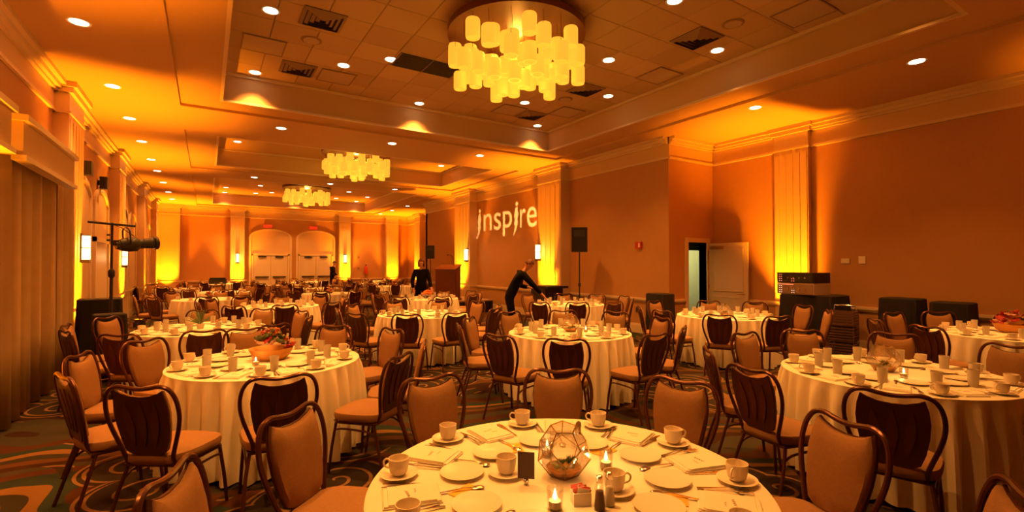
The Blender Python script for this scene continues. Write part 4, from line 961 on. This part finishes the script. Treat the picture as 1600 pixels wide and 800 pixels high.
# ---------------------------------------------------------------- people
def skin_mesh(name, J, E, material, sub=1):
    names = list(J); me = bpy.data.meshes.new(name); me.from_pydata([J[n_][0] for n_ in names], [(names.index(a), names.index(b_)) for a, b_ in E], [])
    ob = bpy.data.objects.new(name, me); COL.objects.link(ob)
    md = ob.modifiers.new('s', 'SKIN'); md.use_smooth_shade = True
    for i, n_ in enumerate(names):
        r = J[n_][1]; me.skin_vertices[0].data[i].radius = r if isinstance(r, tuple) else (r, r)
    me.skin_vertices[0].data[names.index(E[0][0])].use_root = True
    if sub: ob.modifiers.new('d', 'SUBSURF').levels = sub; 
    dg = bpy.context.evaluated_depsgraph_get(); m2 = bpy.data.meshes.new_from_object(ob.evaluated_get(dg)); COL.objects.unlink(ob); bpy.data.objects.remove(ob)
    m2.materials.clear(); m2.materials.append(material); return m2
def person(label, loc, rz, P, hair='hair', long_hair=False, skirt=False):
    """P: joint positions; body one continuous surface, suit, hair and features are its children"""
    t = thing('person', label, 'person', loc, rz)
    V3 = Vector; g = {k_: V3(v) for k_, v in P.items()}
    J = dict(pelvis=(g['pelvis'], (.105, .085)), waist=((g['pelvis'] * .55 + g['chest'] * .45), (.09, .07)), chest=(g['chest'], (.10, .07)), neck0=(g['chest'] * .25 + g['neck'] * .75, (.05, .046)), neck=(g['neck'] * .8 + g['head'] * .2, (.043, .045)),
             jaw=(g['neck'] * .32 + g['head'] * .68 + Vector(P['look']).normalized() * .012, (.052, .066)), head=(g['head'], (.076, .092)), crown=(g['head'] + (g['head'] - g['neck']).normalized() * .085, (.055, .062)))
    E = [('pelvis', 'waist'), ('waist', 'chest'), ('chest', 'neck0'), ('neck0', 'neck'), ('neck', 'jaw'), ('jaw', 'head'), ('head', 'crown')]
    SJ = {k_: (J[k_][0], tuple(r + .014 for r in J[k_][1])) for k_ in ('pelvis', 'waist', 'chest')}; SJ = {k_: (p_, tuple(q + .032 for q in r_)) for k_, (p_, r_) in SJ.items()}; SJ['neck0'] = (J['neck0'][0] * .5 + g['neck'] * .5, (.054, .050)); SJ['collar'] = (g['chest'] * .45 + g['neck'] * .55, (.098, .080)); SE = [('pelvis', 'waist'), ('waist', 'chest'), ('chest', 'collar'), ('collar', 'neck0')]
    for s_ in 'LR':
        sh, el, wr = g['sh' + s_], g['el' + s_], g['wr' + s_]; d = (wr - el).normalized(); pal = wr + d * .06
        for nm, p_, r in (('sh', sh, .050), ('el', el, .038), ('wr', wr, .027), ('palm', pal, (.036, .018))): J[nm + s_] = (p_, r)
        E += [('chest', 'sh' + s_), ('sh' + s_, 'el' + s_), ('el' + s_, 'wr' + s_), ('wr' + s_, 'palm' + s_)]
        side = d.cross(V3((0, 0, 1))); side = side.normalized() if side.length > .2 else V3((1, 0, 0))
        dn_ = d.cross(side).normalized(); dn_ = dn_ if dn_.z < 0 else -dn_
        for f, (off, ln) in enumerate(((-.028, .065), (-.010, .075), (.009, .070), (.027, .055))):
            b0 = pal + side * off + d * .03; b1 = b0 + d * ln * .55; b2 = b1 + (d + dn_ * .7).normalized() * ln * .45
            for q, p_ in enumerate((b0, b1, b2)): J['f%d%d%s' % (f, q, s_)] = (p_, .0085 - .001 * q)
            E += [('palm' + s_, 'f%d0%s' % (f, s_)), ('f%d0%s' % (f, s_), 'f%d1%s' % (f, s_)), ('f%d1%s' % (f, s_), 'f%d2%s' % (f, s_))]
        th = wr + d * .02 + side * -.03; J['t0' + s_] = (th, .011); J['t1' + s_] = (th + (d - side * .8).normalized() * .045, .009); E += [('wr' + s_, 't0' + s_), ('t0' + s_, 't1' + s_)]
        hp, kn, an = g['hp' + s_], g['kn' + s_], g['an' + s_]; toe = an + V3(P['toe']) * .15 + V3((0, 0, -.035))
        for nm, p_, r in (('hp', hp, .088), ('kn', kn, .060), ('an', an, .042), ('toe', toe, (.042, .028))): J[nm + s_] = (p_, r)
        E += [('pelvis', 'hp' + s_), ('hp' + s_, 'kn' + s_), ('kn' + s_, 'an' + s_), ('an' + s_, 'toe' + s_)]
        cuff = el * .08 + wr * .92
        for nm, p_, r in (('sh', sh, .084), ('el', el, .058), ('cuff', cuff, .040), ('hp', hp, .100), ('kn', kn, .074), ('an', an + V3((0, 0, .0)), .062)): SJ[nm + s_] = (p_, r)
        SE += [('chest', 'sh' + s_), ('sh' + s_, 'el' + s_), ('el' + s_, 'cuff' + s_), ('pelvis', 'hp' + s_), ('hp' + s_, 'kn' + s_), ('kn' + s_, 'an' + s_)]
        obj('shoe', MB().ball(tuple(an * .4 + toe * .6 + V3((0, 0, -.012))), (.12 if abs(P['toe'][0]) > .5 else .05, .05 if abs(P['toe'][0]) > .5 else .12, .042), 12, 7), M['black'], t, True)
    body = obj('body', skin_mesh('body', J, E, M['skin'], 2), None, t)
    obj('suit', skin_mesh('suit', SJ, SE, M['suit'], 2), None, t)
    hd = g['head']; up = (g['head'] - g['neck']).normalized(); look = V3(P['look']).normalized(); look = (look - up * look.dot(up)).normalized(); sd = look.cross(up).normalized()
    F3 = lambda a, b_, c_: hd + look * a + sd * b_ + up * c_
    obj('nose', MB().rings([[F3(.085, -.012, -.03), F3(.085, .012, -.03), F3(.075, .006, .02), F3(.075, -.006, .02)], [F3(.112, -.004, -.03), F3(.112, .004, -.03), F3(.09, .003, .015), F3(.09, -.003, .015)]]), M['skin'], t, True)
    for s_ in (-1, 1):
        obj('eye', MB().ball(tuple(F3(.076, s_ * .032, .008)), (.012, .012, .008), 8, 6), M['eye'], t, True)
        if not long_hair: obj('ear', MB().ball(tuple(F3(-.005, s_ * .080, -.005)), (.016, .010, .028) if False else (.014, .014, .028), 8, 6), M['skin'], t, True)
    obj('mouth', MB().ball(tuple(F3(.082, 0, -.052)), (.012, .020, .006), 8, 5), M['lip'], t, True)
    n = 24; hb = MB(); rs = []
    for j in range(1, 8):
        th_ = pi * .58 * j / 7; r = []
        for i in range(n):
            a = 2 * pi * i / n; kf = 1.0 if cos(a) < .3 else 1 - .22 * (j / 7)
            th2 = th_ * (1 if cos(a) < .2 else .62) * (1.35 if long_hair and cos(a) < .2 else 1)
            r.append(F3(.098 * sin(th2) * cos(a) - .008, .092 * sin(th2) * sin(a), .115 * cos(th2) + .01))
        rs.append(r)
    if long_hair:
        rs.append([F3(-.01 + .095 * cos(2 * pi * i / n) * (1 if cos(2 * pi * i / n) < .2 else .2), .100 * sin(2 * pi * i / n), -.11 if cos(2 * pi * i / n) < .35 else .03) for i in range(n)])
    hb.rings(rs, cap1=False); ho = obj('hair', hb, M[hair], t, True); ho.modifiers.new('thick', 'SOLIDIFY').thickness = .012
    return t
# bending waiter: local x points along the table he reaches over
t = person('man in black suit bending over a table laying a place', (5.46, 8.50, 0), radians(-32.4), dict(
    pelvis=(-.12, 0, .96), chest=(.10, 0, 1.36), neck=(.21, 0, 1.50), head=(.30, -.01, 1.61), look=(1, -.1, -1.0), toe=(1, 0, 0),
    shL=(.13, .17, 1.42), elL=(.12, .24, 1.16), wrL=(.30, .12, 1.13), shR=(.17, -.17, 1.41), elR=(.38, -.20, 1.19), wrR=(.56, -.14, 1.00),
    hpL=(-.12, .10, .92), knL=(-.06, .12, .50), anL=(-.12, .13, .085), hpR=(-.12, -.10, .92), knR=(-.04, -.12, .50), anR=(-.10, -.14, .085)), 'hairf')
obj('tie', MB().rings([[(.255, -.03, 1.44), (.255, .02, 1.44), (.245, .02, 1.45), (.245, -.03, 1.45)], [(.30, -.035, 1.12), (.30, .015, 1.12), (.29, .015, 1.12), (.29, -.035, 1.12)]]), M['shirt'], t)
tag(obj('held_plate', MB().lathe([(.05, 0), (.085, .012), (.085, .015), (.05, .006)], n=20, close=True), M['china'], None, True, loc=(5.46 + .36 * .844 + .12 * .536, 8.5 - .36 * .536 + .12 * .844, 1.115)), 'white plate held by the bending man', 'plate')
# woman behind the table, facing the camera
person('woman with reddish hair in a black coat standing behind a table', (5.08, 12.75, 0), radians(-28), dict(
    pelvis=(0, 0, .98), chest=(0, 0, 1.36), neck=(0, -.01, 1.53), head=(0, -.03, 1.66), look=(-.1, -1, -.35), toe=(0, -1, 0),
    shL=(.17, 0, 1.42), elL=(.24, -.06, 1.16), wrL=(.30, -.22, .96), shR=(-.17, 0, 1.42), elR=(-.25, -.03, 1.15), wrR=(-.20, -.15, .93),
    hpL=(.09, 0, .92), knL=(.1, -.02, .5), anL=(.1, 0, .085), hpR=(-.09, 0, .92), knR=(-.1, -.02, .5), anR=(-.1, 0, .085)), 'hairf', True)
# man far away by the arched doors
person('man in black standing side on before the right arched door', (5.5, 26.1, 0), radians(-30), dict(
    pelvis=(0, 0, .98), chest=(.03, 0, 1.38), neck=(.07, 0, 1.55), head=(.12, 0, 1.67), look=(1, -.2, -.4), toe=(1, 0, 0),
    shL=(.03, .17, 1.44), elL=(.05, .22, 1.16), wrL=(.24, .16, 1.02), shR=(.03, -.17, 1.44), elR=(.05, -.22, 1.16), wrR=(.26, -.16, 1.02),
    hpL=(0, .09, .92), knL=(.02, .1, .5), anL=(-.02, .1, .085), hpR=(0, -.09, .92), knR=(.03, -.1, .5), anR=(.02, -.1, .085)), 'hair')
